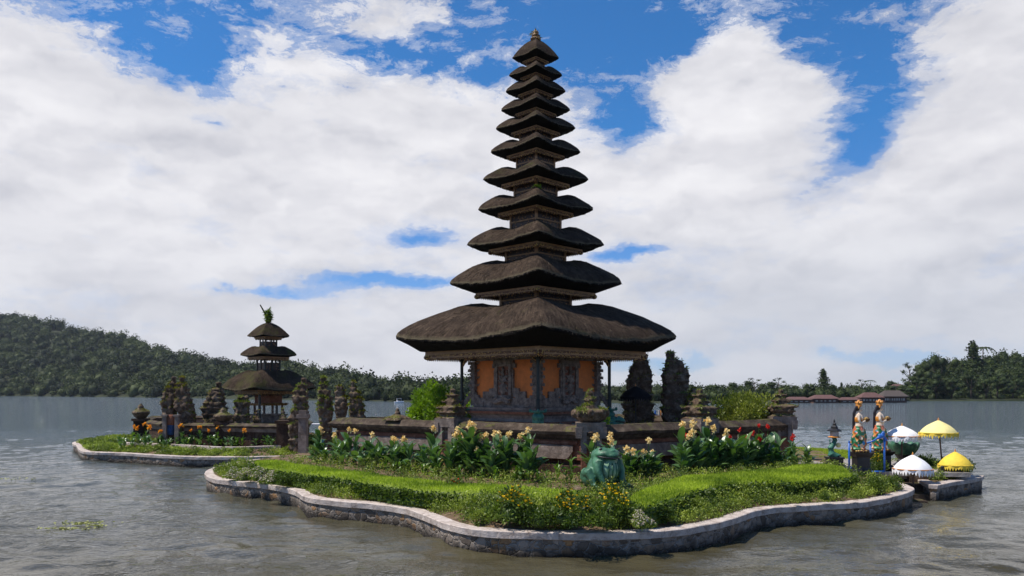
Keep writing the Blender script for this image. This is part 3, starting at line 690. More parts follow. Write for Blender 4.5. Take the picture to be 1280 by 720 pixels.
# trees one can tell apart
def tree_variant(kind, seed):
    """unit tree, one metre high: returns (trunk mesh object, crown mesh object) under an empty"""
    global rng
    rng = np.random.default_rng(seed); rr = random.Random(seed)
    mb = MB(); parts = []
    if kind == 'cone':
        mb.tube([(0, 0, 0), (.01, 0, .5), (0, 0, .97)], [.035, .02, .004], 6)
        for k in range(9):
            z = .22 + .74 * k / 8.5; w = .20 * (1 - k / 9.6) + .02
            for j in range(3):
                a = rr.uniform(0, 6.3)
                parts.append(crown_arrays((math.cos(a) * w * .55, math.sin(a) * w * .55, z), (w * .8, w * .8, .07), 8, 8, .045, .35 + rr.gauss(0, .12), .5))
    elif kind == 'round':
        mb.tube([(0, 0, 0), (.02, 0, .25), (0, 0, .5)], [.04, .03, .02], 7)
        for k in range(5):
            a = k * 1.3; mb.tube([(0, 0, .3), (.12 * math.cos(a), .12 * math.sin(a), .5), (.2 * math.cos(a), .2 * math.sin(a), .66)], [.018, .012, .005], 5)
        for k in range(9):
            a = rr.uniform(0, 6.3); q = rr.uniform(.05, .24)
            parts.append(crown_arrays((q * math.cos(a), q * math.sin(a), rr.uniform(.45, .82)), (.17, .17, .14), 9, 12, .05, .42 + rr.gauss(0, .14), .62))
    elif kind == 'broad':
        mb.tube([(0, 0, 0), (.03, .01, .2), (-.02, 0, .45)], [.05, .04, .025], 7)
        for k in range(7):
            a = k * .93; mb.tube([(0, 0, .2), (.17 * math.cos(a), .17 * math.sin(a), .42), (.36 * math.cos(a), .36 * math.sin(a), .60 + .1 * (k % 2))], [.025, .016, .005], 5)
        for k in range(16):
            a = rr.uniform(0, 6.3); q = rr.uniform(.04, .42); z = rr.uniform(.25, .9) * (1 - .35 * q)
            parts.append(crown_arrays((q * math.cos(a), q * math.sin(a), z), (.19, .19, .13), 10, 12, .045, .42 + rr.gauss(0, .17), .66))
    elif kind == 'open':
        mb.tube([(0, 0, 0), (.02, 0, .4), (-.02, 0, .8)], [.028, .02, .010], 6)
        for k in range(7):
            a = k * 2.4; z = .45 + k * .07; e = .22 - .012 * k
            mb.tube([(0, 0, z - .1), (e * .6 * math.cos(a), e * .6 * math.sin(a), z), (e * math.cos(a), e * math.sin(a), z + .06)], [.011, .008, .003], 4)
            parts.append(crown_arrays((e * math.cos(a), e * math.sin(a), z + .06), (.11, .11, .06), 7, 8, .04, .45 + rr.gauss(0, .14), .42))
    else:   # palm-like
        mb.tube([(0, 0, 0), (.03, 0, .5), (.05, 0, .93)], [.022, .015, .010], 6)
        P = []; 
        for k in range(14):
            a = k * 2.4
            for j in range(8):
                q = j / 8; P.append((.05 + math.cos(a) * .30 * q, math.sin(a) * .30 * q, .94 + .09 * q - .22 * q * q, a))
        P = np.array(P); D = np.stack([np.cos(P[:, 3] + .6), np.sin(P[:, 3] + .6), -.5 * np.ones(len(P))], -1)
        V, Fq = leaf_quads(P[:, :3], unit(D), .07, .03); parts.append((V, Fq, .4))
    V, Fq, T = merge(parts)
    e = thing('shore_tree', None, None)
    mb.build('trunk', MAT['bark'], e, smooth=True); np_mesh('crown', V, Fq, MAT['tree'], T, e)
    rng = np.random.default_rng(seed + 99)
    return e
TV = {k: tree_variant(k.rstrip('0123456789'), 40 + i) for i, k in enumerate(['cone', 'round', 'round2', 'broad', 'broad2', 'broad3', 'open', 'palm'])}
used_tv = set()
def put_tree(kind, px, ytop, Y, label, group=None, wide=1.0, mat=None, rz=None, zbase=None):
    src = TV[kind]; z0 = left_base(px, Y) if zbase is None else zbase
    h = Z(ytop, Y) - z0
    if kind in used_tv: o = copy_tree(src)
    else: o = src; used_tv.add(kind)
    o.location = (X(px, Y), Y, z0); o.scale = (h * wide, h * wide, h); o.rotation_euler = (0, 0, random.uniform(0, 6.28) if rz is None else rz)
    tag(o, label, 'tree', group)
    if mat:
        for ch in o.children:
            if ch.name.startswith('crown'): ch.data = ch.data.copy(); ch.data.materials[0] = mat
    return o
def left_base(px, Y):
    s, rd, row = lerp_tab(LT, px); f = max(0.0, min(1.0, (Y - s) / (rd - s))); return left_surface(px, f)[1] - .3
# trees along the middle far shore, left to right
far = [('round', 884, 481, 'first round dark tree at the left end of the far treeline beside the stone gate', 1.76),
       ('round2', 893, 478, 'round dark tree second from the left end of the far treeline', 1.62), ('broad', 903, 481, 'low broad tree third from the left end of the far treeline', 1.35),
       ('round', 914, 476, 'round crowned tree above the yellow green shrub on the far shore', 1.49), ('round2', 924, 479, 'small round tree above the middle of the yellow green shrub', 1.49),
       ('round', 934, 474, 'taller round tree above the right part of the yellow green shrub', 1.28), ('open', 943, 472, 'thin tall tree with gaps in its crown left of the wall end', 1.22),
       ('round2', 952, 477, 'round tree on the far shore just above the carved wall end', 1.49), ('round', 962, 475, 'round tree on the far shore just right of the carved wall end', 1.35),
       ('open', 973, 472, 'loose feathery tree left of the first red roof across the lake', 1.35), ('broad2', 983, 480, 'broad low tree behind the first red roof', 1.35), ('round', 992, 480, 'small round tree behind the right end of the first red roof', 1.35)]
for k, (kd, px, yt, lb, wd) in enumerate(far): put_tree(kd, px, yt, 222 + (k * 7) % 18, lb, 'trees along the far shore', wd)
far2 = [('round2', 1010, 476, 225, 'isolated dark round tree standing left of the tall pointed tree', 1.05), ('cone', 1029, 461, 226, 'tallest pointed conifer like tree on the far shore above the second red roof', 1.25),
        ('broad', 1039, 478, 230, 'broad dark tree against the right side of the pointed tree', .9), ('cone', 1052, 478, 228, 'small pointed tree right of the tall pointed tree', 1.0),
        ('broad2', 1066, 482, 236, 'low spreading tree behind the third red roof', 1.1), ('open', 1077, 474, 238, 'sparse tree above the third red roof', 1.2), ('palm', 1089, 474, 240, 'slender palm above the roofs across the lake', 1.0),
        ('broad3', 1096, 480, 244, 'broad tree behind the large red roof', 1.2), ('round', 1112, 474, 250, 'clipped looking flat tree on the rise behind the grey roof', 1.3), ('round2', 1121, 475, 252, 'round tree on the rise next to the small pink house', 1.0), ('broad', 1108, 484, 240, 'low bushy tree between the grey roof and the rise', 1.2)]
for kd, px, yt, Y, lb, wd in far2: put_tree(kd, px, yt, Y, lb, 'trees along the far shore', wd)
# headland on the right: large trees in front of the wood
head = [('open', 1137, 453, 262, 'bare looking branching tree at the left end of the right headland', .9), ('broad', 1153, 444, 268, 'tall broad tree at the left shoulder of the right headland', .62),
        ('broad2', 1174, 438, 272, 'wide domed tree second on the headland skyline', .60), ('broad3', 1196, 441, 276, 'rounded tree left of the highest headland tree', .60), ('cone', 1216, 426, 280, 'highest pointed tree on the headland skyline', 1.0),
        ('palm', 1229, 430, 286, 'lone palm rising just right of the highest headland tree', .8), ('broad', 1237, 438, 284, 'broad tree under the lone palm', .62), ('round2', 1249, 432, 290, 'narrow dark tree poking above the headland skyline', .5),
        ('broad2', 1262, 434, 288, 'large tree near the right edge of the headland skyline', .62), ('broad3', 1281, 428, 292, 'tallest tree at the right edge of the photo', .62),
        ('broad3', 1147, 466, 252, 'broad overhanging tree low at the left end of the headland', .95), ('broad', 1170, 462, 254, 'wide dark tree leaning over the water on the headland', .85), ('broad2', 1190, 470, 252, 'dark low tree in the middle of the headland waterline', .9),
        ('round', 1214, 462, 256, 'lighter green tree in the middle of the headland', .9), ('broad', 1233, 470, 254, 'dense tree right of the headland middle close to the water', .8), ('round2', 1247, 466, 256, 'bright rounded tree low on the right of the headland', .9), ('broad3', 1266, 470, 254, 'drooping olive tree low near the right edge', .8), ('broad', 1288, 462, 256, 'dense tree cut by the right edge of the photo', .8)]
for kd, px, yt, Y, lb, wd in head: put_tree(kd, px, yt, Y, lb, 'large trees on the right headland', wd, zbase=.8 if Y < 260 else None)
put_tree('round', 1138, 480, 246, 'bright yellow green tree low at the left foot of the headland', 'large trees on the right headland', 1.1, MAT['brighttree'], zbase=.4)
spots = []
for px in np.arange(1146, 1420, 4.5):
    top = float(np.interp(px, [1146, 1160, 1180, 1280, 1400], [460, 450, 447, 440, 430]))
    for k in range(6):
        f = (k + r.random()) / 6; Y = 254 + 26 * f + (px - 1146) * .05; yy = 500 + (top + 9 - 500) * f; rad = r.uniform(1.9, 3.2)
        spots.append((X(px + r.uniform(-3, 3), Y), Y, max(.4, Z(yy, Y)) , rad, rad * 1.1, .38 + r.gauss(0, .2)))
for px in np.arange(870, 1140, 2):
    Y, zz = left_surface(px, .15 + .4 * r.random()); rad = r.uniform(1.3, 2.2); spots.append((X(px, Y), Y, zz + rad * .7, rad, rad, .40 + r.gauss(0, .15)))
forest('headland_wood', 'dense mass of dark wood filling the right headland and the foot of the far treeline', spots, MAT['tree'], 'wood', (14, 12))
mb = MB(); mb.v = [(X(a, b), b, .12) for a, b in ((1195, 247), (1420, 262), (1420, 256), (1195, 244.5))]; mb.f = [(0, 1, 2, 3)]; mb.m = [0]
o = mb.build('shore_grass', MAT['brighttree']); o['kind'] = 'structure'

# buildings across the lake
def lake_house(px0, px1, ytop, ybot, Y, roof, label, windows=0, hip=.8, two=False):
    w = X(px1, Y) - X(px0, Y); h = Z(ytop, Y); d = w * .55; wh = h * .48
    e = thing('lakeside_building', label, 'building', ((X(px0, Y) + X(px1, Y)) / 2, Y, 0), group='buildings along the far shore')
    mb = MB(); mb.box((0, 0, (wh + .3) / 2 - .1), (w * .88, d * .8, wh + .3)); mb.build('wall', MAT['housewall'], e)
    mb = MB(); a, b = w / 2, d * .62; r2 = a * hip * .75
    mb.add([(-a, -b, wh), (a, -b, wh), (a, b, wh), (-a, b, wh), (-r2, 0, h), (r2, 0, h), (-a, -b, wh + .12), (a, -b, wh + .12), (a, b, wh + .12), (-a, b, wh + .12)],
           [(0, 3, 2, 1), (0, 1, 7, 6), (1, 2, 8, 7), (2, 3, 9, 8), (3, 0, 6, 9), (6, 7, 5, 4), (8, 9, 4, 5), (7, 8, 5), (9, 6, 4)])
    mb.build('roof', roof, e)
    for k in range(windows):
        x = -w * .4 + w * .8 * (k + .5) / windows
        mb = MB(); mb.box((x, -d * .4 - .04, wh * .55), (w * .8 / windows * .55, .08, wh * .38)); mb.build('window', MAT['pale'], e)
    mb = MB()
    for k in range(5):
        mb = MB(); mb.tube([(-w * .42 + w * .21 * k, -d * .55, -1), (-w * .42 + w * .21 * k, -d * .55, wh)], .08, 5); mb.build('post', MAT['pole'], e)
    return e
lake_house(980, 1012, 496, 503, 203, MAT['redroof'], 'low red roofed pavilion at the left end of the lakeside row', 4)
lake_house(1012, 1046, 493.5, 503, 204, MAT['redroof'], 'second red roofed lakeside hall, longest roof of the row', 5)
lake_house(1047, 1074, 496.5, 503, 204, MAT['redroof'], 'narrow low red roofed building third in the lakeside row', 3)
lake_house(1072, 1102, 490.5, 503, 207, MAT['redroof'], 'taller red roofed building left of the grey roofed one', 6, .6)
lake_house(1099, 1131, 488, 503, 210, MAT['greyroof'], 'large grey brown roofed building with a row of pale windows at the headland foot', 9, .8)
o = lake_house(1114, 1129, 495, 503, 246, MAT['redroof'], 'small pinkish house high on the rise behind the grey roof', 3); o.location.z = Z(480, 246) - Z(495, 246)
put_tree('broad3', 1125, 478, 240, 'dense tree directly below the small pinkish house', 'trees along the far shore', 1.6)
# ------------------------------------------------------------------ thatched towers
def thatch_roof(name, R, z_tip, sh_r, z_sh, box_r, fas_r, fas_z, lift, parent, seed=0, mat='thatch', dome=False, rag=.012):
    """square roof with raised corners; R, sh_r, box_r, fas_r are measured along the diagonal"""
    K = math.sqrt(2) * 2 ** (-1 / 9.0)
    NS = 128; rr = random.Random(seed)
    rows = []
    if dome:
        for t in (0, .12, .28, .45, .62, .78, .90, .97, 1.0): rows.append((sh_r * .2 + (R - sh_r * .2) * t, z_sh + (z_tip - z_sh) * (t ** 1.9 * .75 + t * .25), t))
    else:
        rows += [(box_r * .90, z_sh - .10 * (z_sh - z_tip) - .02, 0), ((box_r + sh_r) / 2, z_sh - .012 * R, 0), (sh_r * .97, z_sh, 0.02)]
        D = [(0, 0), (.12, .03), (.265, .10), (.38, .20), (.5, .31), (.62, .43), (.74, .555), (.84, .67), (.92, .80), (.97, .90), (1, 1)]
        for t, d in D[1:]: rows.append((sh_r + (R - sh_r) * t, z_sh + (z_tip - z_sh) * d, t))
    n_top = len(rows)
    th = (z_tip - fas_z)
    rows += [(R * .995, z_tip - .05 * R * .35 - .015, 1.0), (R * .955 + fas_r * .045, z_tip - th * .22, .9), (R * .6 + fas_r * .4, z_tip - th * .55, .6), (fas_r * 1.06, fas_z + .01, .06), (fas_r * .8, fas_z + .03, 0), (fas_r * .5, fas_z + .06, 0)]
    V = []; UV = []
    for i, (rad, z, t) in enumerate(rows):
        h = rad / K
        for k in range(NS):
            a = 2 * math.pi * (k + .0) / NS + math.pi / 4
            c, s = abs(math.cos(a)), abs(math.sin(a)); q = min(c, s) / max(c, s)
            p = 9.0
            r_ = h / (c ** p + s ** p) ** (1 / p)
            r_ *= 1 + (.035 * t) * (q ** 6) - .02 * t * (1 - q)
            sag = -(lift[0] * t ** 1.3 * (1 - q ** 1.7) + lift[1] * (1 - t) * (1 - q ** 1.4)) if i <= n_top else -lift[0] * t ** 1.3 * (1 - q ** 1.7)
            nzv = noise.noise(Vector((math.cos(a) * rad * 1.6 + seed, math.sin(a) * rad * 1.6, z * 1.5)))
            zz = z + sag + .035 * min(R, 2.2) * .5 * nzv * min(1, t * 2 + .1)
            if n_top - 2 <= i <= n_top: zz += rr.uniform(-rag, rag); r_ *= 1 + rr.uniform(-rag, rag) * .35
            V.append((r_ * math.cos(a), r_ * math.sin(a), zz))
    n = len(rows); Fs = []; mi = []
    for i in range(n - 1):
        for k in range(NS):
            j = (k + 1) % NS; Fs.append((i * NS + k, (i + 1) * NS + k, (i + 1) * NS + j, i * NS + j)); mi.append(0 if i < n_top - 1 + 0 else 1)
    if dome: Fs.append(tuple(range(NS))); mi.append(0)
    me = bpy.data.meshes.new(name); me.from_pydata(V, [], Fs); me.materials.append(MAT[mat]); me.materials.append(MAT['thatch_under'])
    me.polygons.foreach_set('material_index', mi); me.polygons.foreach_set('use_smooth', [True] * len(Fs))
    uv = me.uv_layers.new(name='UVMap')
    for pl in me.polygons:
        i0 = min(pl.vertices) // NS
        for li, vi in zip(pl.loop_indices, pl.vertices):
            i, k = divmod(vi, NS)
            if k == 0 and max(v % NS for v in pl.vertices) == NS - 1 and len(pl.vertices) == 4: k = NS
            uv.data[li].uv = (k / NS * min(1, R / 3 + .15), min(1, i / (n_top - 1)))
    o = bpy.data.objects.new(name, me); C.objects.link(o); o.parent = parent
    # loose straw: ragged ends along the eave and strands lying on the slope
    Vn = np.array(V).reshape(n, NS, 3); ne = int(900 * min(1, R / 3) + 120); k = rng.integers(0, NS, ne); f = rng.random(ne)[:, None]
    lip = Vn[n_top - 1, k] * (1 - f) + Vn[n_top - 1, (k + 1) % NS] * f; out = unit(lip * np.array([1, 1, 0])); D = unit(out * .55 + np.array([0, 0, -1.0]) + rng.normal(0, .25, (ne, 3))); s_ = .35 + .65 * min(1, R / 3)
    V1, F1 = leaf_quads(lip - out * .012, D, (.025 + .045 * rng.random(ne)) * s_, .020 * s_)
    nt = int(3000 * min(1, (R / 4) ** 1.5)) + 150; i = rng.integers(2 if not dome else 1, n_top - 1, nt); k = rng.integers(0, NS, nt); f = rng.random(nt)[:, None]; g = rng.random(nt)[:, None]
    a_ = Vn[i, k] * (1 - f) + Vn[i, (k + 1) % NS] * f; b_ = Vn[i + 1, k] * (1 - f) + Vn[i + 1, (k + 1) % NS] * f; D = unit(b_ - a_ + 1e-6) + rng.normal(0, .10, (nt, 3)); D[:, 2] += .04
    V2, F2 = leaf_quads(a_ * (1 - g) + b_ * g, unit(D), (.08 + .10 * rng.random(nt)) * s_, .016 * s_)
    Vs, Fz, Ts = merge([(V1, F1, np.repeat(np.clip(.75 + rng.normal(0, .25, ne), 0, 1), 4)), (V2, F2, np.repeat(np.clip(.28 + rng.normal(0, .24, nt), 0, 1), 4))])
    np_mesh('loose_straw', Vs, Fz, MAT['straw'], Ts, o); return o

def fascia(half, z1, z0, parent, fine=.07, ornament=True):
    mb = MB(); t = (z1 - z0)
    def ring(h, w, za, zb, mi): 
        for a in range(4):
            mb.tf = Matrix.Rotation(a * math.pi / 2, 4, 'Z'); L = 2 * h + (0 if a % 2 else 2 * w) - (0.004 if a % 2 else 0)
            mb.box((0, -h - w / 2, (za + zb) / 2), (L, w, zb - za), mi)
        mb.tf = Matrix.Identity(4)
    ring(half - .05, .09, z1 - .36 * t, z1, 0); ring(half - .065, .075, z0 + .40 * t, z1 - .36 * t - .002, 1); ring(half - .05, .06, z0 + .26 * t, z0 + .40 * t - .002, 0); ring(half - .05, .105, z1 - .46 * t, z1 - .37 * t, 2)
    n = max(6, int(2 * half / fine)); w = 2 * half / n
    for a in range(4):
        mb.tf = Matrix.Rotation(a * math.pi / 2, 4, 'Z')
        for k in range(n):
            x = -half + w * (k + .5); y = -half - .01; zt = z0 + .26 * t - .002
            mb.add([(x - w * .44, y, zt), (x + w * .44, y, zt), (x, y, z0 - .05 * t), (x - w * .44, y + .03, zt), (x + w * .44, y + .03, zt), (x, y + .03, z0 - .05 * t)], [(0, 2, 1), (3, 4, 5), (0, 1, 4, 3), (1, 2, 5, 4), (2, 0, 3, 5)], 1)
    mb.tf = Matrix.Identity(4)
    o = mb.build('eave_fascia', [MAT['fascia'], MAT['gold'], MAT['goldbright']], parent)
    if ornament:
        for a in range(4):
            m2 = MB(); s = min(1, half / 1.4) * .11
            cx, cy = (half * (1 if a in (0, 1) else -1), half * (1 if a in (0, 3) else -1))
            m2.ell((cx, cy, z0 + .35 * t), (s, s, s * .8), nu=8, nv=6)
            for dx, dy in ((-1, 0), (0, -1)):
                sx = 1 if cx > 0 else -1; sy = 1 if cy > 0 else -1
                m2.ell((cx + dx * sx * s * 1.2, cy + dy * sy * s * 1.2, z0 + .45 * t), (s * (.9 if dx else .5), s * (.9 if dy else .5), s * .6), nu=8, nv=6)
            m2.build('corner_ornament', MAT['goldbright'], o, smooth=True)
    return o

def storey(half, z0, z1, parent, mat, posts=False):
    mb = MB()
    if posts:
        for a, b in ((-1, -1), (1, -1), (1, 1), (-1, 1), (0, -1), (0, 1), (1, 0), (-1, 0)): mb.box((a * half * .88, b * half * .88, (z0 + z1) / 2), (half * .16, half * .16, z1 - z0))
        mb.box((0, 0, z0 + (z1 - z0) * .40), (half * 1.78, half * 1.78, (z1 - z0) * .72), 1)
        return mb.build('storey', [MAT['blackwood'], MAT['storeywood']], parent)
    mb.square([(half * .93, z0), (half * .93, z1)], 1)
    for zz in (z0 + (z1 - z0) * .55, z1 - .03): mb.square([(half * .98, zz - .02), (half * 1.0, zz + .02)], 0)
    for a, b in ((-1, -1), (1, -1), (1, 1), (-1, 1)): mb.box((a * half * .93, b * half * .93, (z0 + z1) / 2), (half * .12, half * .12, z1 - z0 - .004), 0)
    return mb.build('storey', [MAT['fascia'], mat], parent)

S2 = math.sqrt(2)
TX, TY = 0.815, 27.5; U = TY / F
def zt(py): return H + (HOR - py) * U
tower = thing('pagoda_tower', 'tall pagoda with eleven stacked dark thatched roofs and orange walls', 'pagoda', (TX, TY, 0), math.pi / 4)
TIERS = [(170, 420, 68, 379, 46, 136, 440, 451), (104, 353, 49, 325, 39, 73, 366.5, 373.5), (82.5, 305, 43.5, 281.7, 33, 56.5, 312, 318.5), (69.5, 261, 41, 241.7, 28, 45, 266.5, 272.5),
         (63.5, 224, 35.5, 206.7, 25, 40.5, 230.5, 236.5), (54, 189, 29, 172.5, 21, 34, 195, 200.5), (48, 160, 25, 145, 18.5, 28.5, 166, 171), (41.5, 137, 21.5, 122, 16, 23.5, 142.5, 147),
         (36, 114, 19, 99.5, 13.5, 20, 118.5, 122.5), (32, 94, 16.5, 81, 11.5, 17, 97.5, 101), (28, 72, 14, 49.5, 9, 14.5, 77, 80.5)]
for i, (R, yt, sr, ys, br, fr, fy, fb) in enumerate(TIERS):
    Rm = R * U; last = i == 10
    lift = (.066 * Rm, ([.04, .055, .10] + [.145] * 8)[i] * Rm if not last else .02); zsh = zt(ys) - (.045 if 2 <= i < 10 else 0)
    rf = thatch_roof('thatched_roof', Rm, zt(yt), sr * U, zsh, br * U, fr * U, zt(fy), lift, tower, seed=i * 3 + 1, dome=last, rag=.022 if i == 0 else .014)
    fascia(fr * U / S2, zt(fy), zt(fb), rf, fine=.085 if i < 3 else .06, ornament=i < 8)
    if i < 10:
        nf = TIERS[i + 1]; storey(br * U / S2, zsh - .14 - lift[1], zt(nf[6]) + .05, rf, MAT['storeywood'])
# finial
mb = MB(); mb.lathe([(.16, 0), (.20, .06), (.11, .12), (.15, .17), (.10, .24), (.12, .27), (.03, .38), (.01, .42)], 10, c=(0, 0, zt(51)))
fin = remeshed(mb, 'finial', MAT['gold'], tower, .02, .012, 12)
def tufts_on(name, pts, n, L, W, mat, parent, up=1.2, tint=.5):
    pts = np.array(pts, float); k = rng.integers(0, len(pts), n); P = pts[k] + rng.normal(0, .012, (n, 3))
    V, Fq = leaf_quads(P, rdir(n, up), L * (.5 + rng.random(n)), W, .15)
    return np_mesh(name, V, Fq, mat, np.repeat(np.clip(tint + rng.normal(0, .25, n), 0, 1), 4), parent)
tufts_on('weeds', [(rng.normal(0, .08), rng.normal(0, .08), zt(48) + rng.random() * .2) for _ in range(40)], 90, .13, .03, MAT['moss'], fin)
tufts_on('weeds', [(-1.0 + rng.normal(0, .09), -1.0 + rng.normal(0, .09), zt(247)) for _ in range(20)], 60, .12, .04, MAT['limebush'], tower)

# body of the tower
body = MB(); SB = 1.485; ZS = 2.46; ZT = zt(446)
body.square([(SB, ZS), (SB, ZT)]); body.build('orange_wall', MAT['orange'], tower)
mb = MB()
mb.square([(1.95, 1.48), (1.95, 1.62), (1.86, 1.66), (1.82, 1.74)], 0)
mb.square([(1.72, 1.742), (1.72, 1.95), (1.66, 2.00)], 1); mb.square([(1.60, 2.002), (1.56, 2.10), (1.60, 2.20), (1.69, 2.25)], 0)
mb.square([(1.69, 2.252), (1.71, 2.33)], 1); mb.square([(1.63, 2.332), (1.66, 2.40), (1.66, 2.458)], 0)
pl = mb.build('stepped_plinth', [MAT['greystone'], MAT['redstone']], tower)
for a in range(4):
    rot = Matrix.Rotation(a * math.pi / 2, 4, 'Z')
    # corner pilaster with upturned horns
    m = MB(); m.tf = rot
    for k in range(9):
        z = ZS + .62 + k * .125; m.box((-SB, -SB, z), (.34 if k % 2 else .25, .34 if k % 2 else .25, .10))
        if k % 2:
            for dx, dy in ((-1, 0), (0, -1), (1, 0), (0, 1)):
                m.tube([(-SB + dx * .13, -SB + dy * .13, z), (-SB + dx * .22, -SB + dy * .22, z + .01), (-SB + dx * .25, -SB + dy * .25, z + .07)], [.035, .028, .008], 5)
    m.box((-SB, -SB, ZS + .80), (.20, .20, 1.5))
    m.tf = rot @ Matrix.Identity(4)
    m.build('corner_pilaster', MAT['carving'], tower)
    m = MB(); m.tf = rot      # flared carved foot of the corner
    for dx, dy in ((1, 0), (0, 1)):
        for k in range(4):
            m.box((-SB + dx * (.08 + k * .13) - (0 if dx else .03), -SB + dy * (.08 + k * .13) - (0 if dy else .03), ZS + (.52 - k * .11) / 2), (.13 if dx else .13, .13 if dy else .13, .52 - k * .11))
    for k in range(5):
        t = k / 4; m.tube([(-SB - .02 - .20 * t, -SB - .02 - .20 * t, ZS + .04 + .10 * (4 - k)), (-SB - .10 - .22 * t, -SB - .10 - .22 * t, ZS + .07 + .10 * (4 - k)), (-SB - .09 - .22 * t, -SB - .09 - .22 * t, ZS + .16 + .10 * (4 - k))], [.06, .05, .015], 6)
    remeshed(m, 'corner_carving', MAT['carving'], tower, .025, .012, 9, seed=a)
    # niche with a carved frame and a relief figure
    f = -SB
    m = MB(); m.tf = rot
    for sx in (-1, 1):
        m.box((sx * .33, f - .05, ZS + .92), (.13, .12, 1.10)); m.box((sx * .42, f - .04, ZS + .85), (.07, .08, .80)); m.box((sx * .50, f - .03, ZS + .50), (.12, .07, .30)); m.box((sx * .47, f - .03, ZS + 1.38), (.16, .07, .14))
    m.box((0, f - .05, ZS + 1.50), (.92, .12, .12)); m.box((0, f - .06, ZS + 1.40), (.60, .12, .08)); m.box((0, f - .06, ZS + .36), (.80, .14, .10)); m.box((0, f - .03, ZS + .16), (2.55, .09, .32)); m.box((-.86, f - .03, ZS + .42), (.30, .07, .22)); m.box((.86, f - .03, ZS + .42), (.30, .07, .22)); m.box((-.62, f - .03, ZS + .46), (.16, .07, .34)); m.box((.62, f - .03, ZS + .46), (.16, .07, .34)); m.box((0, f - .03, ZT - .08), (2.6, .09, .16))
    m.box((0, f - .05, ZS + .95), (.54, .02, 1.1))
    nich = m.build('niche', MAT['carving'], tower)
    m = MB(); m.tf = rot; m.box((0, f - .063, ZS + .90), (.53, .004, 1.0)); m.build('niche_back', MAT['redstone'], nich)
    m = MB(); m.tf = rot; r2 = random.Random(a)
    m.ell((0, f - .09, ZS + .62), (.13, .08, .22)); m.ell((0, f - .09, ZS + .92), (.11, .07, .19)); m.ell((0, f - .11, ZS + 1.15), (.065, .06, .08)); m.ell((0, f - .10, ZS + 1.26), (.05, .05, .09))
    for sx in (-1, 1):
        m.tube([(sx * .10, f - .09, ZS + 1.04), (sx * .17, f - .11, ZS + .88), (sx * .05, f - .15, ZS + .84)], [.035, .03, .025], 6)
        for k in range(5): m.ell((sx * (.16 + .02 * r2.random()), f - .07, ZS + .55 + k * .16), (.05, .04, .06), nu=8, nv=6)
    remeshed(m, 'relief_figure', MAT['carving'], nich, .018, .01, 14, seed=a)
    m = MB(); m.tf = rot
    for k in range(16):
        u = (k - 7.5) / 7.5; m.ell((u * .36, f - .12 - .02 * r2.random(), ZS + .18 + .10 * (1 - abs(u)) * r2.random() + (.10 if k % 2 else 0)), (.065, .07, .06), nu=8, nv=6)
    for sx in (-1, 1): m.tube([(sx * .1, f - .14, ZS + .2), (sx * .3, f - .16, ZS + .15), (sx * .42, f - .13, ZS + .28), (sx * .34, f - .13, ZS + .36)], [.06, .05, .04, .02], 7)
    remeshed(m, 'niche_carving', MAT['carving'], nich, .02, .012, 12, seed=a + 5)
    # scrolls standing on the plinth
    for sx in (-1.45, -.75, 0, .75, 1.45):
        m = MB(); m.tf = rot; w_ = 1.0 if sx else 1.3
        m.ell((sx, -1.80, 1.83), (.16 * w_, .07, .10 * w_)); m.ell((sx + .13, -1.80, 1.90), (.06, .05, .06)); m.ell((sx - .13, -1.80, 1.90), (.06, .05, .06)); m.ell((sx, -1.80, 1.93), (.06, .06, .07))
        remeshed(m, 'plinth_scroll', MAT['carving'], pl, .02, .008, 12, seed=a)
    # dark column on a green painted foot
    e = 1.80; m = MB(); m.tf = rot; m.lathe([(.075, 2.38), (.075, 2.72), (.055, 2.76), (.055, 4.0), (.075, 4.03), (.06, 4.12), (.09, ZT)], 10, c=(-e, -e, 0))
    col = m.build('column', MAT['blackwood'], tower, smooth=False)
    m = MB(); m.tf = rot
    for sx, sy in ((1, 0), (0, 1)): m.tube([(-e, -e, 3.80), (-e + sx * .12, -e + sy * .12, 3.98), (-e + sx * .26, -e + sy * .26, 4.12)], [.03, .045, .05], 6)
    m.build('bracket', MAT['gold'], col)
    m = MB(); m.tf = rot; m.box((-e, -e, 1.60), (.42, .42, .22), rz=0); m.box((-e, -e, 1.82), (.34, .34, .22), taper=1.15); m.box((-e, -e, 2.02), (.26, .26, .24), taper=1.0); m.ell((-e, -e, 2.20), (.20, .20, .13)); m.box((-e, -e, 2.36), (.36, .36, .07))
    for dx, dy in ((-1, -1), (1, -1), (-1, 1), (1, 1)): m.ell((-e + dx * .17, -e + dy * .17, 2.39), (.05, .05, .06), nu=8, nv=6)
    remeshed(m, 'column_foot', MAT['greenpaint'], col, .018, .006, 14)
for sx in (-1, 1):
    pass

# ------------------------------------------------------------------ small shrine on the left islet
SX, SY = X(335.5, 41), 41.0; US = SY / F
def zs(py): return H + (HOR - py) * US
shrine = thing('shrine_pagoda', 'small islet shrine with three mossy thatched roofs and a plant sprouting on top', 'shrine', (SX, SY, 0), math.pi / 4)
for i, (R, yt, sr, ys, br, fr, fy, fb) in enumerate([(57, 484, 22, 462.5, 17, 42, 487.5, 493), (34, 443, 17, 432.5, 15.5, 25, 446.5, 450.5), (25.5, 419.5, 13, 403.5, 9, 16.5, 421.5, 425)]):
    rf = thatch_roof('thatched_roof', R * US, zs(yt), sr * US, zs(ys), br * US, fr * US, zs(fy), (.16, .06) if i == 0 else (.07, .05), shrine, seed=50 + i, mat='thatch_moss', dome=i == 2)
    fascia(fr * US / S2, zs(fy), zs(fb), rf, fine=.12, ornament=False)
    if i < 2: storey([15.5, 11.5][i] * US / S2 * 1.02, zs(ys) - .12, zs([450, 424.5][i]), rf, MAT['goldbright'], posts=True)
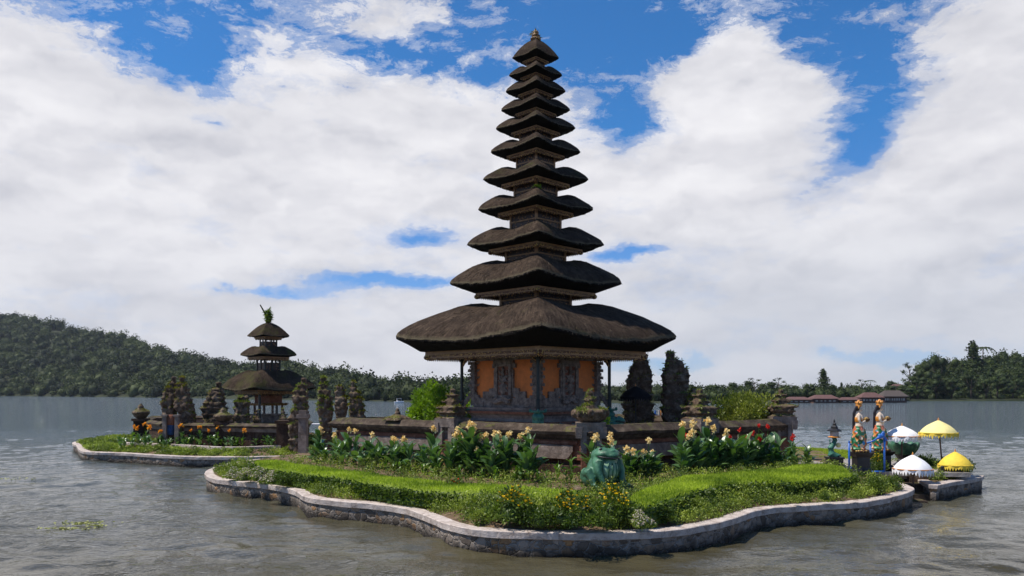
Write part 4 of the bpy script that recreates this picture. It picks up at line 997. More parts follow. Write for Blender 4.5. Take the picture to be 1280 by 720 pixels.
m = MB(); m.lathe([(.10, 0), (.16, .1), (.12, .25), (.15, .4), (.05, .5)], 8, c=(0, 0, zs(404))); m.tube([(0, 0, zs(398)), (-.12, .12, zs(392)), (-.30, .30, zs(381))], [.06, .045, .03], 6)
sf = m.build('finial', MAT['moss'], shrine)
tufts_on('sprouting_plant', [(rng.normal(0, .06), rng.normal(0, .06), zs(402) + rng.random() * .6) for _ in range(50)], 260, .22, .06, MAT['bush'], sf, .8, .6)
m = MB(); m.square([(1.35, .5), (1.35, 1.0), (1.25, 1.05), (1.2, 1.30)]); m.square([(1.28, 1.302), (1.28, 1.42)])
m.build('stone_base', MAT['stone'], shrine)
m = MB(); m.square([(.62, 1.42), (.62, 1.75)], 0); m.square([(.70, 1.752), (.72, 1.83)], 0)
m.build('altar_base', MAT['carving'], shrine)
for a, b in ((-1, -1), (1, -1), (1, 1), (-1, 1)):
    m = MB(); m.box((a * 1.02, b * 1.02, (1.42 + zs(490)) / 2), (.10, .10, zs(490) - 1.42)); m.build('column', MAT['blackwood'], shrine)
    m = MB(); m.box((a * .5, b * .5, 2.05), (.09, .09, .44)); m.build('altar_leg', MAT['pole'], shrine)
m = MB(); m.square([(.66, 2.27), (.74, 2.36), (.66, 2.40)], 0); m.square([(.50, 2.402), (.50, 2.78)], 1); m.square([(.62, 2.782), (.5, 2.9)], 0)
m.build('offering_house', [MAT['gold'], MAT['redstone']], shrine)

# ------------------------------------------------------------------ the courtyard wall of the main island
PN, PL, PR, PB = (2.15, 21.8), (-5.9, 28.0), (9.05, 26.8), (2.4, 34.5)
wall = thing('courtyard_wall', 'weathered stone courtyard wall with mossy overhanging cap and grey panels around the tall pagoda', 'wall', (PN[0], PN[1], 0))
O = Vector((PN[0], PN[1]))
def loc(p): return (p[0] - O.x, p[1] - O.y)
path = [loc(PL), loc(PN), loc(PR), loc(PB)]
m = MB(); m.sweep([(-.33, 1.79), (-.36, 1.88), (-.14, 2.07), (.12, 2.07), (.34, 1.88), (.32, 1.79)], path, closed=True)
# cut the cap finely so that it can be worn
bm = bmesh.new(); me = bpy.data.meshes.new('t'); me.from_pydata(m.v, [], m.f); bm.from_mesh(me)
bmesh.ops.recalc_face_normals(bm, faces=bm.faces)
bmesh.ops.subdivide_edges(bm, edges=[e for e in bm.edges if e.calc_length() > 2], cuts=70, use_grid_fill=True)
for v in bm.verts:
    d = noise.noise(v.co * 1.3) * .016 + noise.noise(v.co * 5) * .012; v.co.z += d; v.co.x += noise.noise(v.co * 4 + Vector((5, 0, 0))) * .012
me2 = bpy.data.meshes.new('cap'); bm.to_mesh(me2); bm.free(); me2.materials.append(MAT['capstone'])
cap = bpy.data.objects.new('cap', me2); C.objects.link(cap); cap.parent = wall
m = MB(); m.sweep([(-.24, 1.70), (-.27, 1.785), (.27, 1.785), (.24, 1.70)], path, closed=True); m.sweep([(-.16, 1.64), (-.16, 1.698), (.16, 1.698), (.16, 1.64)], path, closed=True)
m.build('moulding', MAT['capstone'], wall)
m = MB(); m.sweep([(-.11, 1.10), (-.11, 1.638), (.11, 1.638), (.11, 1.10)], path, closed=True); m.build('red_band', MAT['redstone'], wall)
m = MB(); m.sweep([(-.04, .3), (-.04, 1.098), (.04, 1.098), (.04, .3)], path, closed=True); m.sweep([(-.14, .3), (-.14, .93), (-.10, .97), (-.05, .97), (-.05, .3)], path, closed=True)
m.build('dark_base_course', MAT['darkbase'], wall)
segs = [(PL, PN, .04, .46), (PL, PN, .53, .955), (PN, PR, .045, .47), (PN, PR, .55, .96)]
for a, b, t0, t1 in segs:
    a = Vector(loc(a)); b = Vector(loc(b)); d = (b - a).normalized(); n = Vector((d.y, -d.x)); p0 = a.lerp(b, t0); L = (b - a).length * (t1 - t0)
    def pt(u, z, o): q = p0 + d * u + n * o; return (q.x, q.y, z)
    pr = [(0, 1.50), (L, 1.50), (L, 1.34), (L - .18, 1.12), (.18, 1.12), (0, 1.34)]
    m = MB(); m.add([pt(u, z, .20) for u, z in pr] + [pt(u, z, .112) for u, z in pr], [tuple(range(6)), tuple(range(11, 5, -1))] + [(k, k + 6, (k + 1) % 6 + 6, (k + 1) % 6) for k in range(6)])
    m.build('grey_panel', MAT['greystone'], wall)
    m = MB(); m.add([pt(u, z, .15) for u, z in [(-.12, 1.60), (L + .12, 1.60), (L + .12, 1.52), (-.12, 1.52)]] + [pt(u, z, .112) for u, z in [(-.12, 1.60), (L + .12, 1.60), (L + .12, 1.52), (-.12, 1.52)]], [(0, 1, 2, 3), (7, 6, 5, 4)] + [(k, k + 4, (k + 1) % 4 + 4, (k + 1) % 4) for k in range(4)])
    m.build('stone_strip', MAT['redstone'], wall)
# carved stone shapes
def carve(mb, h, w, tiers, seed, half=0, base=.30, topk=.30, cx=0.0):
    """stacked tiers with cornices, upturned horns and bosses; half=+-1: split gate tower, flat on its inner side"""
    r = random.Random(seed)
    def bx(tw, z, dz, dep=None):
        x = cx if not half else cx + half * tw / 2
        mb.box((x, 0, z + dz / 2), (tw, dep or tw * (1 if not half else .95), dz))
    def horn(x, y, z, dx, dy, s): mb.tube([(x - dx * s * .5, y - dy * s * .5, z), (x + dx * s * .6, y + dy * s * .6, z + s * .1), (x + dx * s * 1.0, y + dy * s * 1.0, z + s * .9)], [s * .42, s * .36, s * .12], 7)
    z = 0.0; bh = h * base
    bx(w * .92, 0, bh * .30); bx(w * .74, bh * .28, bh * .55); bx(w * .95, bh * .80, bh * .22); z = bh
    th = h * (1 - base - topk) / tiers; k0 = w
    for i in range(tiers):
        f = i / max(1, tiers - 1); tw = w * ((.88 - .42 * f) if not half else (.96 - .34 * f)) * r.uniform(.92, 1.08)
        bx(tw * .84, z - .02, th * .66); bx(tw, z + th * .60, th * .20); bx(tw * .86, z + th * .78, th * .24)
        s = th * (.34 + .22 * r.random())
        xs = (-1, 1) if not half else (half,)
        for sx in xs:
            xx = cx + (sx * tw / 2 if not half else half * tw)
            for sy in (-1, 1): horn(xx, sy * tw * .46, z + th * .62, sx, sy * .6, s)
            mb.ell((xx - sx * tw * .08, 0, z + th * .35), (tw * .16, tw * .3, th * .46), nu=8, nv=6)
            mb.ell((xx - sx * tw * .02, r.uniform(-.3, .3) * tw, z + th * r.uniform(.1, .9)), (tw * .15, tw * .15, th * .22), nu=8, nv=6)
            mb.ell((xx - sx * tw * .10, -tw * .42, z + th * r.uniform(.0, 1.0)), (tw * .15, tw * .13, th * .28), nu=8, nv=6)
        for sy in (-1, 1):
            xc = cx if not half else cx + half * tw * .5
            mb.ell((xc, sy * tw * .40, z + th * .40), (tw * .22, tw * .14, th * .34), nu=8, nv=6)
            for q in range(3): mb.ell((xc + (q - 1) * tw * .26, sy * tw * .43, z + th * (.2 + .1 * r.random())), (tw * .10, tw * .08, th * .16), nu=7, nv=5)
        z += th
    tw = w * (.42 if not half else .50); ph = h * topk
    x = cx if not half else cx + half * tw * .42
    mb.box((x, 0, z + ph * .2), (tw * .75, tw * .75, ph * .45)); mb.box((x, 0, z + ph * .42), (tw * 1.0, tw * .9, ph * .10)); mb.box((x, 0, z + ph * .62), (tw * .52, tw * .52, ph * .42), taper=.75)
    for sx in (-1, 1):
        if half and sx != half: continue
        horn(x + sx * tw * .45, 0, z + ph * .42, sx, 0, ph * .16)
    mb.ell((x, 0, z + ph * .86), (tw * .30, tw * .30, ph * .14), nu=8, nv=6)
    return z + ph
def moss_children(o, n, L=.11, W=.032, mat='moss', tint=.4, frac=.45):
    me = o.data; co = np.empty(len(me.vertices) * 3, np.float32); no = np.empty(len(me.vertices) * 3, np.float32)
    me.vertices.foreach_get('co', co); me.vertices.foreach_get('normal', no); co = co.reshape(-1, 3); no = no.reshape(-1, 3)
    ok = no[:, 2] > frac; 
    g = np.array([noise.noise(Vector(p) * 3.0) for p in co[ok]]) > -.02; pts = co[ok][g]
    if len(pts): return tufts_on('moss_tufts', pts, n, L, W, MAT[mat if len(pts) % 3 else 'shrub'], o, .7, tint)
def carved_thing(name, label, cat, loc_, rz, h, w, tiers, seed, half=0, voxel=.035, moss=300, group=None, base=.30, topk=.30, parent=None):
    e = thing(name, label, cat, loc_, rz, group, parent) if label else thing(name, None, None, loc_, rz, None, parent)
    m = MB(); carve(m, h, w, tiers, seed, half, base, topk)
    o = remeshed(m, 'carved_body', MAT['stone'], e, voxel, .045 * max(.6, w), 4.5, seed=seed)
    moss_children(o, moss)
    return e
# pillars of the courtyard wall
def pillar(pos, rz, seed, top):
    e = thing('pillar', None, None, (*loc(pos), 0), rz, parent=wall)
    m = MB(); m.box((0, 0, .9), (.52, .52, 1.2), 1); m.box((0, 0, 1.42), (.60, .60, .16), 1); m.box((0, 0, 1.60), (.44, .44, .24)); m.box((0, 0, 1.80), (.56, .56, .18), taper=1.15); m.box((0, 0, 2.02), (.74, .74, .26), taper=1.1)
    for sx in (-1, 1):
        m.box((sx * .20, -.30, 1.62), (.16, .12, .60)); m.box((sx * .33, -.32, 1.88), (.16, .16, .30), taper=1.2)
    o = m.build('shaft', [MAT['greystone'], MAT['redstone']], e)
    m = MB()
    if top == 'planter':
        m.lathe([(.12, 0), (.30, .03), (.40, .12), (.46, .30), (.40, .36), (.2, .38)], 14, c=(0, 0, 2.14), flute=lambda a: .10 * math.cos(6 * a))
        m.lathe([(.16, .3), (.22, .42), (.12, .55), (.16, .62), (.07, .74), (.10, .80), (.02, .92)], 10, c=(0, 0, 2.14), flute=lambda a: .12 * math.cos(4 * a))
        for k in range(8): a = k * math.pi / 4; m.ell((.44 * math.cos(a), .44 * math.sin(a), 2.40), (.09, .09, .12), nu=8, nv=6)
    else:
        carve(m, .95, .80, 2, seed, 0, .25, .36); m.v = [(a, b, c + 2.12) for a, b, c in m.v]
    o = remeshed(m, 'carved_top', MAT['stone'], e, .028, .022, 7, seed=seed)
    moss_children(o, 900 if top == 'planter' else 420, .08, .022)
    return e
def along(a, b, px):
    a = Vector(a); b = Vector(b); best = min(((abs((a.lerp(b, t / 400).x / a.lerp(b, t / 400).y) - (px - 640) / F)), t) for t in range(401)); return tuple(a.lerp(b, best[1] / 400))
pillar(PN, math.radians(-3), 3, 'planter'); pillar(along(PL, PN, 566), math.radians(-37), 4, 'carved'); pillar(along(PN, PR, 875), math.radians(36), 5, 'carved'); pillar(PR, math.radians(0), 6, 'carved')
# small pyramid finial on the left run of the wall
q = along(PL, PN, 497); m = MB(); m.square([(.36, 2.03), (.30, 2.12), (.12, 2.22)], cx=0, cy=0); m.ell((0, 0, 2.27), (.10, .10, .08)); m.ell((0, 0, 2.38), (.06, .06, .07))
e = remeshed(m, 'cap_finial', MAT['stone'], wall, .02, .01, 9); e.location = (*loc(q), 0); e.rotation_euler = (0, 0, math.radians(-37)); moss_children(e, 120, .05)
# courtyard floor
m = MB(); m.v = [(p[0] + (q0[0]) * 0, p[1], z) for z in (1.50, 1.2) for p, q0 in ((PL, (0, 0)), (PN, (0, 0)), (PR, (0, 0)), (PB, (0, 0)))]
m.f = [(0, 1, 2, 3), (7, 6, 5, 4)] + [(k, k + 4, (k + 1) % 4 + 4, (k + 1) % 4) for k in range(4)]; m.m = [0] * 6
o = m.build('courtyard_floor', MAT['concrete']); o['kind'] = 'structure'

def lumpy(name, label, cat, Y, o, sc_, rows, zb, seed, group, depth=.75, moss=700, voxel=.034, rz=0.0):
    """old carved stonework: rows give the worn outline (row, left, right) in real size; bosses and curls are added all round"""
    r = random.Random(seed); R3 = [(Z(o[1] + y / sc_, Y), X(o[0] + a / sc_, Y), X(o[0] + b / sc_, Y)) for y, a, b in rows]
    R3.append((zb, R3[-1][1], R3[-1][2])); xm = sum(q[1] + q[2] for q in R3) / len(R3) / 2
    e = thing(name, label, cat, (xm, Y, zb), rz, group); m = MB()
    wmax = max(q[2] - q[1] for q in R3)
    for (z1, a1, b1), (z0, a0, b0) in zip(R3, R3[1:]):
        a = (a1 + a0) / 2 - xm; b = (b1 + b0) / 2 - xm; w = b - a; h = z1 - z0; k = max(1, round(h / .28))
        for i in range(k):
            zc = z0 - zb + h * (i + .5) / k; f = (i + .5) / k; aa = (a0 * (1 - f) + a1 * f) - xm; bb = (b0 * (1 - f) + b1 * f) - xm; ww = bb - aa; hh = h / k; d = (ww * .5 + wmax * .5) * depth * r.uniform(.8, 1.0)
            m.box(((aa + bb) / 2, 0, zc), (ww * .84, d * .88, hh * 1.15)); m.box(((aa + bb) / 2, 0, zc + hh * .32), (ww * 1.06, d * 1.12, hh * .20)); m.box(((aa + bb) / 2, 0, zc - hh * .05), (ww * .96, d * 1.0, hh * .14))
            for sx, ex in ((-1, aa), (1, bb)):
                for sy in (-1, 1):
                    s_ = min(.17, ww * .24) * r.uniform(.7, 1.15); m.ell((ex - sx * s_ * .9, sy * d * .40 * r.uniform(.6, 1.1), zc + hh * r.uniform(-.3, .3)), (s_, s_ * .9, s_ * r.uniform(.9, 1.5)), nu=9, nv=6)
                if r.random() < .6: s_ = min(.15, ww * .22); m.tube([(ex - sx * s_, -d * .2, zc), (ex - sx * s_ * .1, -d * .25, zc + s_ * .3), (ex - sx * s_ * .2, -d * .25, zc + s_ * 1.5)], [s_ * .5, s_ * .4, s_ * .12], 7)
            for sy in (-1, 1):
                for q in range(3): s_ = min(.14, ww * .20) * r.uniform(.6, 1.2); m.ell((aa + ww * r.uniform(.2, .8), sy * d * .46, zc + hh * r.uniform(-.5, .5)), (s_, s_ * .7, s_ * r.uniform(.8, 1.3)), nu=9, nv=6)
    ob = remeshed(m, 'carved_body', MAT['stone'], e, voxel * .8, .016, 10, seed=seed); moss_children(ob, int(moss * 1.3), .11, .035)
    return e
# split gate behind the tower on the right
gg = 'halves of the split gate right of the tall pagoda'
def gate_half(px_in, Y, ytop, zb, w, side, seed, label, group, tiers=4, rz=0.0, moss=1000, base=.34, topk=.26, voxel=.035):
    return carved_thing('split_gate_tower', label, 'gate', (X(px_in, Y), Y, zb), rz, Z(ytop, Y) - zb, w, tiers, seed, side, voxel, moss, group, base, topk)
O5, S5 = (760, 430), 6.543
lumpy('split_gate_tower', 'left half of the tall carved stone split gate, partly hidden by the black umbrella', 'gate', 29.4, O5, S5, [(85, 250, 318), (140, 222, 320), (195, 215, 325), (215, 172, 330), (250, 190, 352), (290, 152, 352), (340, 165, 345), (400, 150, 352), (480, 122, 350), (560, 125, 365), (640, 150, 368)], 1.48, 21, gg, .8)
lumpy('split_gate_tower', 'right half of the tall carved stone split gate, flat on its left edge', 'gate', 29.0, O5, S5, [(75, 482, 528), (130, 480, 545), (165, 478, 590), (205, 470, 625), (250, 447, 650), (300, 450, 655), (340, 468, 640), (400, 445, 640), (440, 440, 640), (520, 445, 640), (640, 450, 640)], 1.48, 22, gg, .8)
lumpy('split_gate_tower', 'lower carved stone wing at the right foot of the tall split gate', 'gate', 28.3, O5, S5, [(365, 690, 702), (400, 675, 715), (440, 655, 730), (480, 645, 775), (510, 640, 808), (560, 640, 800), (600, 640, 770)], 1.48, 23, gg, .7, 500)
# guardian pillars and gate by the passage to the islet
g2 = 'mossy carved stone tops by the passage between the islands'
O2, S2_ = (340, 460), 6.543
lumpy('split_gate_tower', 'mossy carved stone gate tower standing just right of the small shrine', 'gate', 33.2, O2, S2_, [(85, 255, 275), (140, 235, 280), (180, 192, 288), (230, 185, 290), (270, 168, 285), (310, 200, 290), (350, 190, 290), (400, 142, 290), (520, 150, 285)], .45, 31, g2, .8, 900, .038)
lumpy('split_gate_tower', 'tall thin carved stone gate tower with yellow green top beside the courtyard wall end', 'gate', 29.6, O2, S2_, [(82, 395, 440), (130, 405, 440), (180, 390, 460), (230, 386, 490), (290, 382, 490), (340, 378, 495), (390, 382, 490), (450, 402, 485), (540, 408, 490)], .6, 32, g2, .8, 1200)
lumpy('split_gate_tower', 'reddish carved stone pillar top between two taller green topped ones', 'gate', 28.9, O2, S2_, [(150, 545, 585), (190, 515, 580), (240, 522, 600), (290, 522, 618), (340, 515, 615), (390, 525, 600), (450, 530, 590)], 1.3, 33, g2, .7, 200)
lumpy('carved_pillar', 'narrow pointed carved stone pillar standing on the left end of the courtyard wall', 'pillar', 28.4, O2, S2_, [(115, 655, 668), (160, 648, 680), (200, 636, 700), (250, 640, 724), (300, 640, 742), (350, 636, 748), (385, 642, 758)], 1.9, 34, g2, .7, 500, .03)
m = MB(); m.box((X(379, 32.5), 32.5, 1.15), (.34, .34, 1.5), taper=.92); m.box((X(379, 32.5), 32.5, 1.98), (.46, .46, .16)); m.box((X(379, 32.5), 32.5, 2.12), (.30, .30, .2))
o = tag(m.build('stone_post', MAT['greystone']), 'plain grey stone post in front of the mossy gate tower right of the small shrine', 'post')

# islet wall, gate, pillars
iw = thing('islet_wall', 'low dark mossy stone wall with yellowish cap around the small shrine on the islet', 'wall', (X(218, 36), 36, 0))
IO = Vector((X(218, 36), 36)); ip = [(X(178, 40.5) - IO.x, 4.5), (X(206, 37) - IO.x, 1.0)]; ip2 = [(X(232, 36) - IO.x, 0), (X(362, 34.6) - IO.x, -1.4)]
for pth in (ip, ip2, [(ip[0][0], ip[0][1]), (X(190, 46) - IO.x, 10), (X(330, 47) - IO.x, 11), (X(385, 40) - IO.x, 4), (X(372, 34.4) - IO.x, -1.6)]):
    m = MB(); m.sweep([(-.22, 1.38), (-.24, 1.46), (0, 1.58), (.24, 1.46), (.22, 1.38)], pth); m.build('cap', MAT['capstone'], iw)
    m = MB(); m.sweep([(-.10, 1.20), (-.14, 1.378), (.14, 1.378), (.10, 1.20)], pth); m.build('yellow_band', MAT['greystone'], iw)
    m = MB(); m.sweep([(-.07, .3), (-.07, 1.198), (.07, 1.198), (.07, .3)], pth); m.sweep([(-.16, .3), (-.14, .85), (-.075, .85), (-.075, .3)], pth); m.build('dark_base_course', MAT['darkbase'], iw)
g3 = 'carved stone tops along the islet wall'
O1, S1 = (160, 460), 6.546; gi = 'halves of the small split gate on the islet'
lumpy('split_gate_tower', 'left half of the small split gate on the islet, with a needle like top', 'gate', 36.4, O1, S1, [(72, 366, 384), (120, 360, 390), (170, 340, 394), (200, 298, 396), (240, 300, 400), (280, 276, 386), (330, 285, 386), (365, 290, 385), (420, 300, 380)], .5, 41, gi, .8, 800, .038)
lumpy('split_gate_tower', 'right half of the small split gate on the islet, with a needle like top', 'gate', 36.2, O1, S1, [(78, 432, 450), (130, 428, 456), (165, 402, 494), (200, 396, 490), (250, 402, 500), (290, 388, 528), (330, 402, 520), (370, 432, 544), (410, 432, 544)], .5, 42, gi, .8, 800, .038)
lumpy('carved_pillar', 'pointed dark carved stone pillar midway between the small split gate and the shrine', 'pillar', 38.0, O1, S1, [(118, 737, 753), (170, 726, 760), (200, 668, 775), (240, 662, 775), (280, 662, 780), (320, 612, 788), (370, 622, 800), (415, 642, 800)], .5, 44, g3, .8, 500, .04)
lumpy('carved_pillar', 'carved stone pillar under the left eave of the small shrine', 'pillar', 38.0, (280, 370), 3.79, [(478, 78, 108), (500, 58, 118), (530, 52, 118), (560, 54, 112), (600, 52, 118)], .5, 45, g3, .8, 900, .038)
def urn(name, label, px, Y, ytop, w, shaft, seed, group):
    e = thing(name, label, 'pillar', (X(px, Y), Y, .5), 0, group); h = Z(ytop, Y) - .5
    m = MB(); m.box((0, 0, shaft * h / 2), (w * .62, w * .62, shaft * h)); m.box((0, 0, shaft * h + .04), (w * .8, w * .8, .12)); m.build('shaft', MAT['darkbase'], e)
    u = h * (1 - shaft) - .08; m = MB(); m.lathe([(.18, 0), (.34, .12), (.50, .38), (.46, .48), (.28, .58), (.16, .70), (.18, .78), (.08, .92), (.02, 1.0)], 12, c=(0, 0, 0), flute=lambda a: .14 * math.cos(4 * a))
    m.v = [(a * w, b * w, c * u + shaft * h + .08) for a, b, c in m.v]; o = remeshed(m, 'urn', MAT['stone'], e, .025, .015, 7, seed=seed); moss_children(o, 260, .06)
urn('urn_pillar', 'short stone pillar with a round urn at the far left corner of the islet wall', 176, 39.5, 504, .82, .55, 51, g3)
urn('urn_pillar', 'stone pillar with a yellow mossy urn in the middle of the islet wall', 279, 35.6, 509, .80, .58, 52, g3)
m = MB(); m.box((X(357, 34.6), 34.6, 1.0), (.62, .62, 1.2)); m.box((X(357, 34.6), 34.6, 1.66), (.74, .74, .14)); tag(m.build('stone_pillar', MAT['darkbase']), 'squat dark block pillar at the right end of the islet wall', 'pillar')
carved_thing('guardian_statue', 'small weathered grey statue crouching at the left foot of the shrine', 'statue', (X(297, 38.6), 38.6, 1.3), 0, .85, .34, 2, 61, 0, .025, 60, 'small statues at the shrine foot', .35, .4)
carved_thing('guardian_statue', 'small weathered grey statue crouching in front of the middle of the shrine', 'statue', (X(321, 38.6), 38.6, 1.3), 0, .80, .34, 2, 62, 0, .025, 60, 'small statues at the shrine foot', .35, .4)
carved_thing('guardian_statue', 'small weathered grey statue crouching at the right foot of the shrine', 'statue', (X(354, 38.0), 38.0, 1.3), 0, .90, .36, 2, 63, 0, .025, 60, 'small statues at the shrine foot', .35, .4)
# ------------------------------------------------------------------ statues and small things
def frog(name, label, loc_, rz, s, mat='jade'):
    e = thing(name, label, 'statue', loc_, rz); e.scale = (s, s, s)      # faces -Y
    m = MB()
    m.ell((0, .06, .38), (.36, .33, .38), rot=Matrix.Rotation(.30, 3, 'X').to_quaternion()); m.ell((0, -.06, .56), (.33, .26, .24)); m.ell((0, .02, .16), (.40, .30, .16))
    m.ell((0, -.14, .74), (.31, .27, .13), rot=Matrix.Rotation(-.10, 3, 'X').to_quaternion()); m.ell((0, -.30, .72), (.19, .17, .09)); m.ell((0, .04, .70), (.28, .24, .18)); m.ell((0, -.20, .83), (.12, .2, .04))
    for sx in (-1, 1):
        m.ell((sx * .34, .08, .22), (.16, .28, .20)); m.tube([(sx * .38, .16, .30), (sx * .44, -.08, .34), (sx * .42, -.20, .10)], [.13, .12, .07], 10)
        m.tube([(sx * .42, -.14, .06), (sx * .43, -.30, .05), (sx * .44, -.38, .03)], [.07, .06, .035], 8)
        m.tube([(sx * .28, -.16, .58), (sx * .33, -.24, .36), (sx * .24, -.36, .08)], [.12, .09, .055], 10)
        for k in (-1, 0, 1): m.tube([(sx * .24, -.34, .05), (sx * .24 + k * .06, -.45, .03)], [.04, .022], 6); m.tube([(sx * .43, -.28, .05), (sx * .43 + k * .07, -.44, .03)], [.04, .022], 6)
        m.ell((sx * .19, -.12, .84), (.065, .075, .065))
    b = remeshed(m, 'body', MAT[mat], e, .022, .006, 5, iters=3)
    m = MB(); m.ell((0, -.20, .39), (.235, .225, .29)); remeshed(m, 'belly', MAT['jadepale'], e, .03, .006, 5)
    for sx in (-1, 1):
        m = MB(); m.ell((sx * .20, -.17, .85), (.042, .032, .04)); m.build('eye', MAT['black'], e, smooth=True)
        for k in range(2):
            m = MB(); m.tube([(sx * (.05 + .08 * k), -.385 + .03 * k, .56), (sx * (.055 + .09 * k), -.425 + .04 * k, .40), (sx * (.05 + .07 * k), -.38 + .03 * k, .20)], [.014, .020, .014], 6); m.build('belly_stripe', MAT[mat], e, smooth=True)
    m = MB(); pts = [(math.sin(t) * .322, -.135 - math.cos(t) * .335, .700 - .04 * math.cos(t) ** 2) for t in np.linspace(-1.35, 1.35, 15)]
    m.tube(pts, .018, 6); m.build('mouth', MAT['black'], e, smooth=True)
    return e
FX, FY = ground(754, 612, .72)
fr = frog('frog_statue', 'large green painted stone frog sitting on a dark slab before the courtyard wall', (FX, FY, .80), .55, 1.02)
m = MB(); m.lathe([(.72, 0), (.74, .06), (.70, .12), (.5, .14)], 14, c=(0, 0, 0), flute=lambda a: .08 * math.cos(3 * a)); m.v = [(a, b * .72, c) for a, b, c in m.v]
o = remeshed(m, 'stone_slab', MAT['stone'], None, .03, .015, 5); o.location = (FX, FY, .68); tag(o, 'flat dark stone slab under the large green frog', 'slab')
frog('frog_statue', 'dark green frog shaped statue half hidden behind the courtyard wall near the right column', (X(768, 25.6), 25.6, 1.50), 1.0, .78, 'greenpaint')

# shared parasol
def parasol(label, px, Y, yrim, ytop, wpx, zbase, cloth, trim, pxb=None, group=None, tilt=0.0, pole='pole'):
    R = wpx / 2 / F * Y; zr = Z(yrim, Y); zt_ = Z(ytop, Y); xb = X(pxb if pxb else px, Y); n = 24; hgt = (zt_ - zr)
    e = thing('temple_umbrella', label, 'umbrella', (xb, Y, zbase), 0, group)
    dx = X(px, Y) - xb; zr -= zbase; zt_ -= zbase
    prof = [(R, zr), (R * .95, zr + hgt * .13), (R * .82, zr + hgt * .32), (R * .62, zr + hgt * .53), (R * .40, zr + hgt * .69), (R * .20, zr + hgt * .82), (R * .04, zr + hgt * .92)]
    m = MB(); m.lathe(prof, n, c=(dx, 0, 0), caps=False, flute=lambda a: -.025 * abs(math.sin(a * 4)))
    k = len(m.v); m.v += [(dx + (a - dx) * .985, b * .985, c - .012) for a, b, c in m.v]; m.f += [tuple(i + k for i in f[::-1]) for f in m.f]; m.m = [0] * len(m.f)
    can = m.build('canopy', MAT[cloth], e, smooth=True)
    m = MB(); N2 = 40; rr = random.Random(int(px))
    vs = []; 
    for i in range(N2 * 2):
        a = 2 * math.pi * i / (N2 * 2); q = R * (1.01 + .03 * math.sin(a * 10)); d = hgt * (.10 + .06 * rr.random() if i % 2 else .26 + .22 * rr.random())
        vs += [(dx + q * math.cos(a), q * math.sin(a), zr + .015), (dx + q * 1.015 * math.cos(a), q * 1.015 * math.sin(a), zr - d)]
    L = N2 * 4; fs = [(2 * i, (2 * i + 2) % L, (2 * i + 3) % L, 2 * i + 1) for i in range(N2 * 2)]
    m.add(vs, fs); m.build('fringe', MAT[trim], can)
    m = MB(); m.sweep([(-.012, zr - .012), (-.016, zr + .008), (.004, zr + .016), (.004, zr - .008)], [(dx + R * 1.01 * math.cos(2 * math.pi * i / 48) , R * 1.01 * math.sin(2 * math.pi * i / 48)) for i in range(48)], closed=True)
    m.build('rim_braid', MAT['orangepaint' if cloth == 'white' else ('yellow' if 'yellow' in cloth else cloth)], can)
    m = MB(); m.tube([(0, 0, -.3), (dx * .5, 0, zr * .5), (dx, 0, zr + hgt * .86)], .022, 8); m.build('pole', MAT[pole], e)
    m = MB(); m.lathe([(.05, 0), (.07, .03), (.03, .07), (.045, .11), (.015, .17), (.004, .2)], 8, c=(0, 0, 0)); m.v = [(a * .55 + dx, b * .55, c * .6 + zr + hgt * .84) for a, b, c in m.v]; m.build('finial', MAT['orangepaint'], e, smooth=True)
    m = MB()
    for i in range(8): a = 2 * math.pi * i / 8; m.tube([(dx, 0, zr + hgt * .70), (dx + R * .93 * math.cos(a), R * .93 * math.sin(a), zr + .02)], .007, 4)
    m.build('ribs', MAT[pole], can)
    return e
gu = 'fringed temple umbrellas by the landing'
parasol('white fringed umbrella standing higher, above the green lotus bowl', 1127.5, 24.4, 545, 531, 41, .5, 'white', 'white', 1127, gu)
parasol('white fringed umbrella standing lower, on a thin pole at the edge of the steps', 1141, 22.3, 586, 567, 45, .05, 'white', 'white', 1142, gu)
parasol('pale yellow fringed umbrella on a tall slightly leaning pole above the right planter', 1173, 24.0, 541, 524, 43, .45, 'paleyellow', 'yellow', 1180, gu)
parasol('bright yellow fringed umbrella standing low over the right planter', 1194, 23.4, 581, 563, 38, .45, 'yellow', 'yellow', 1194, gu)
parasol('black umbrella standing in front of the left half of the tall split gate', 794.5, 27.6, 496, 481.5, 38, 1.5, 'blackcloth', 'blackcloth', 795, None, pole='black')
m = MB(); m.tube([(0, 0, 0), (0, 0, .80)], .06, 8); m.ell((0, 0, .8), (.08, .08, .05)); o = m.build('dark_post', MAT['black']); o.location = (X(1125, 23.6), 23.6, .15); tag(o, 'short black post at the top of the landing steps under the higher white umbrella', 'post')
m = MB(); m.tube([(0, 0, 0), (0, 0, .50)], .045, 8); m.ell((0, 0, .50), (.055, .055, .04)); o = m.build('dark_post', MAT['black']); o.location = (X(1178, 23.1), 23.1, .3); tag(o, 'short black post at the left corner of the planter below the yellow umbrellas', 'post')

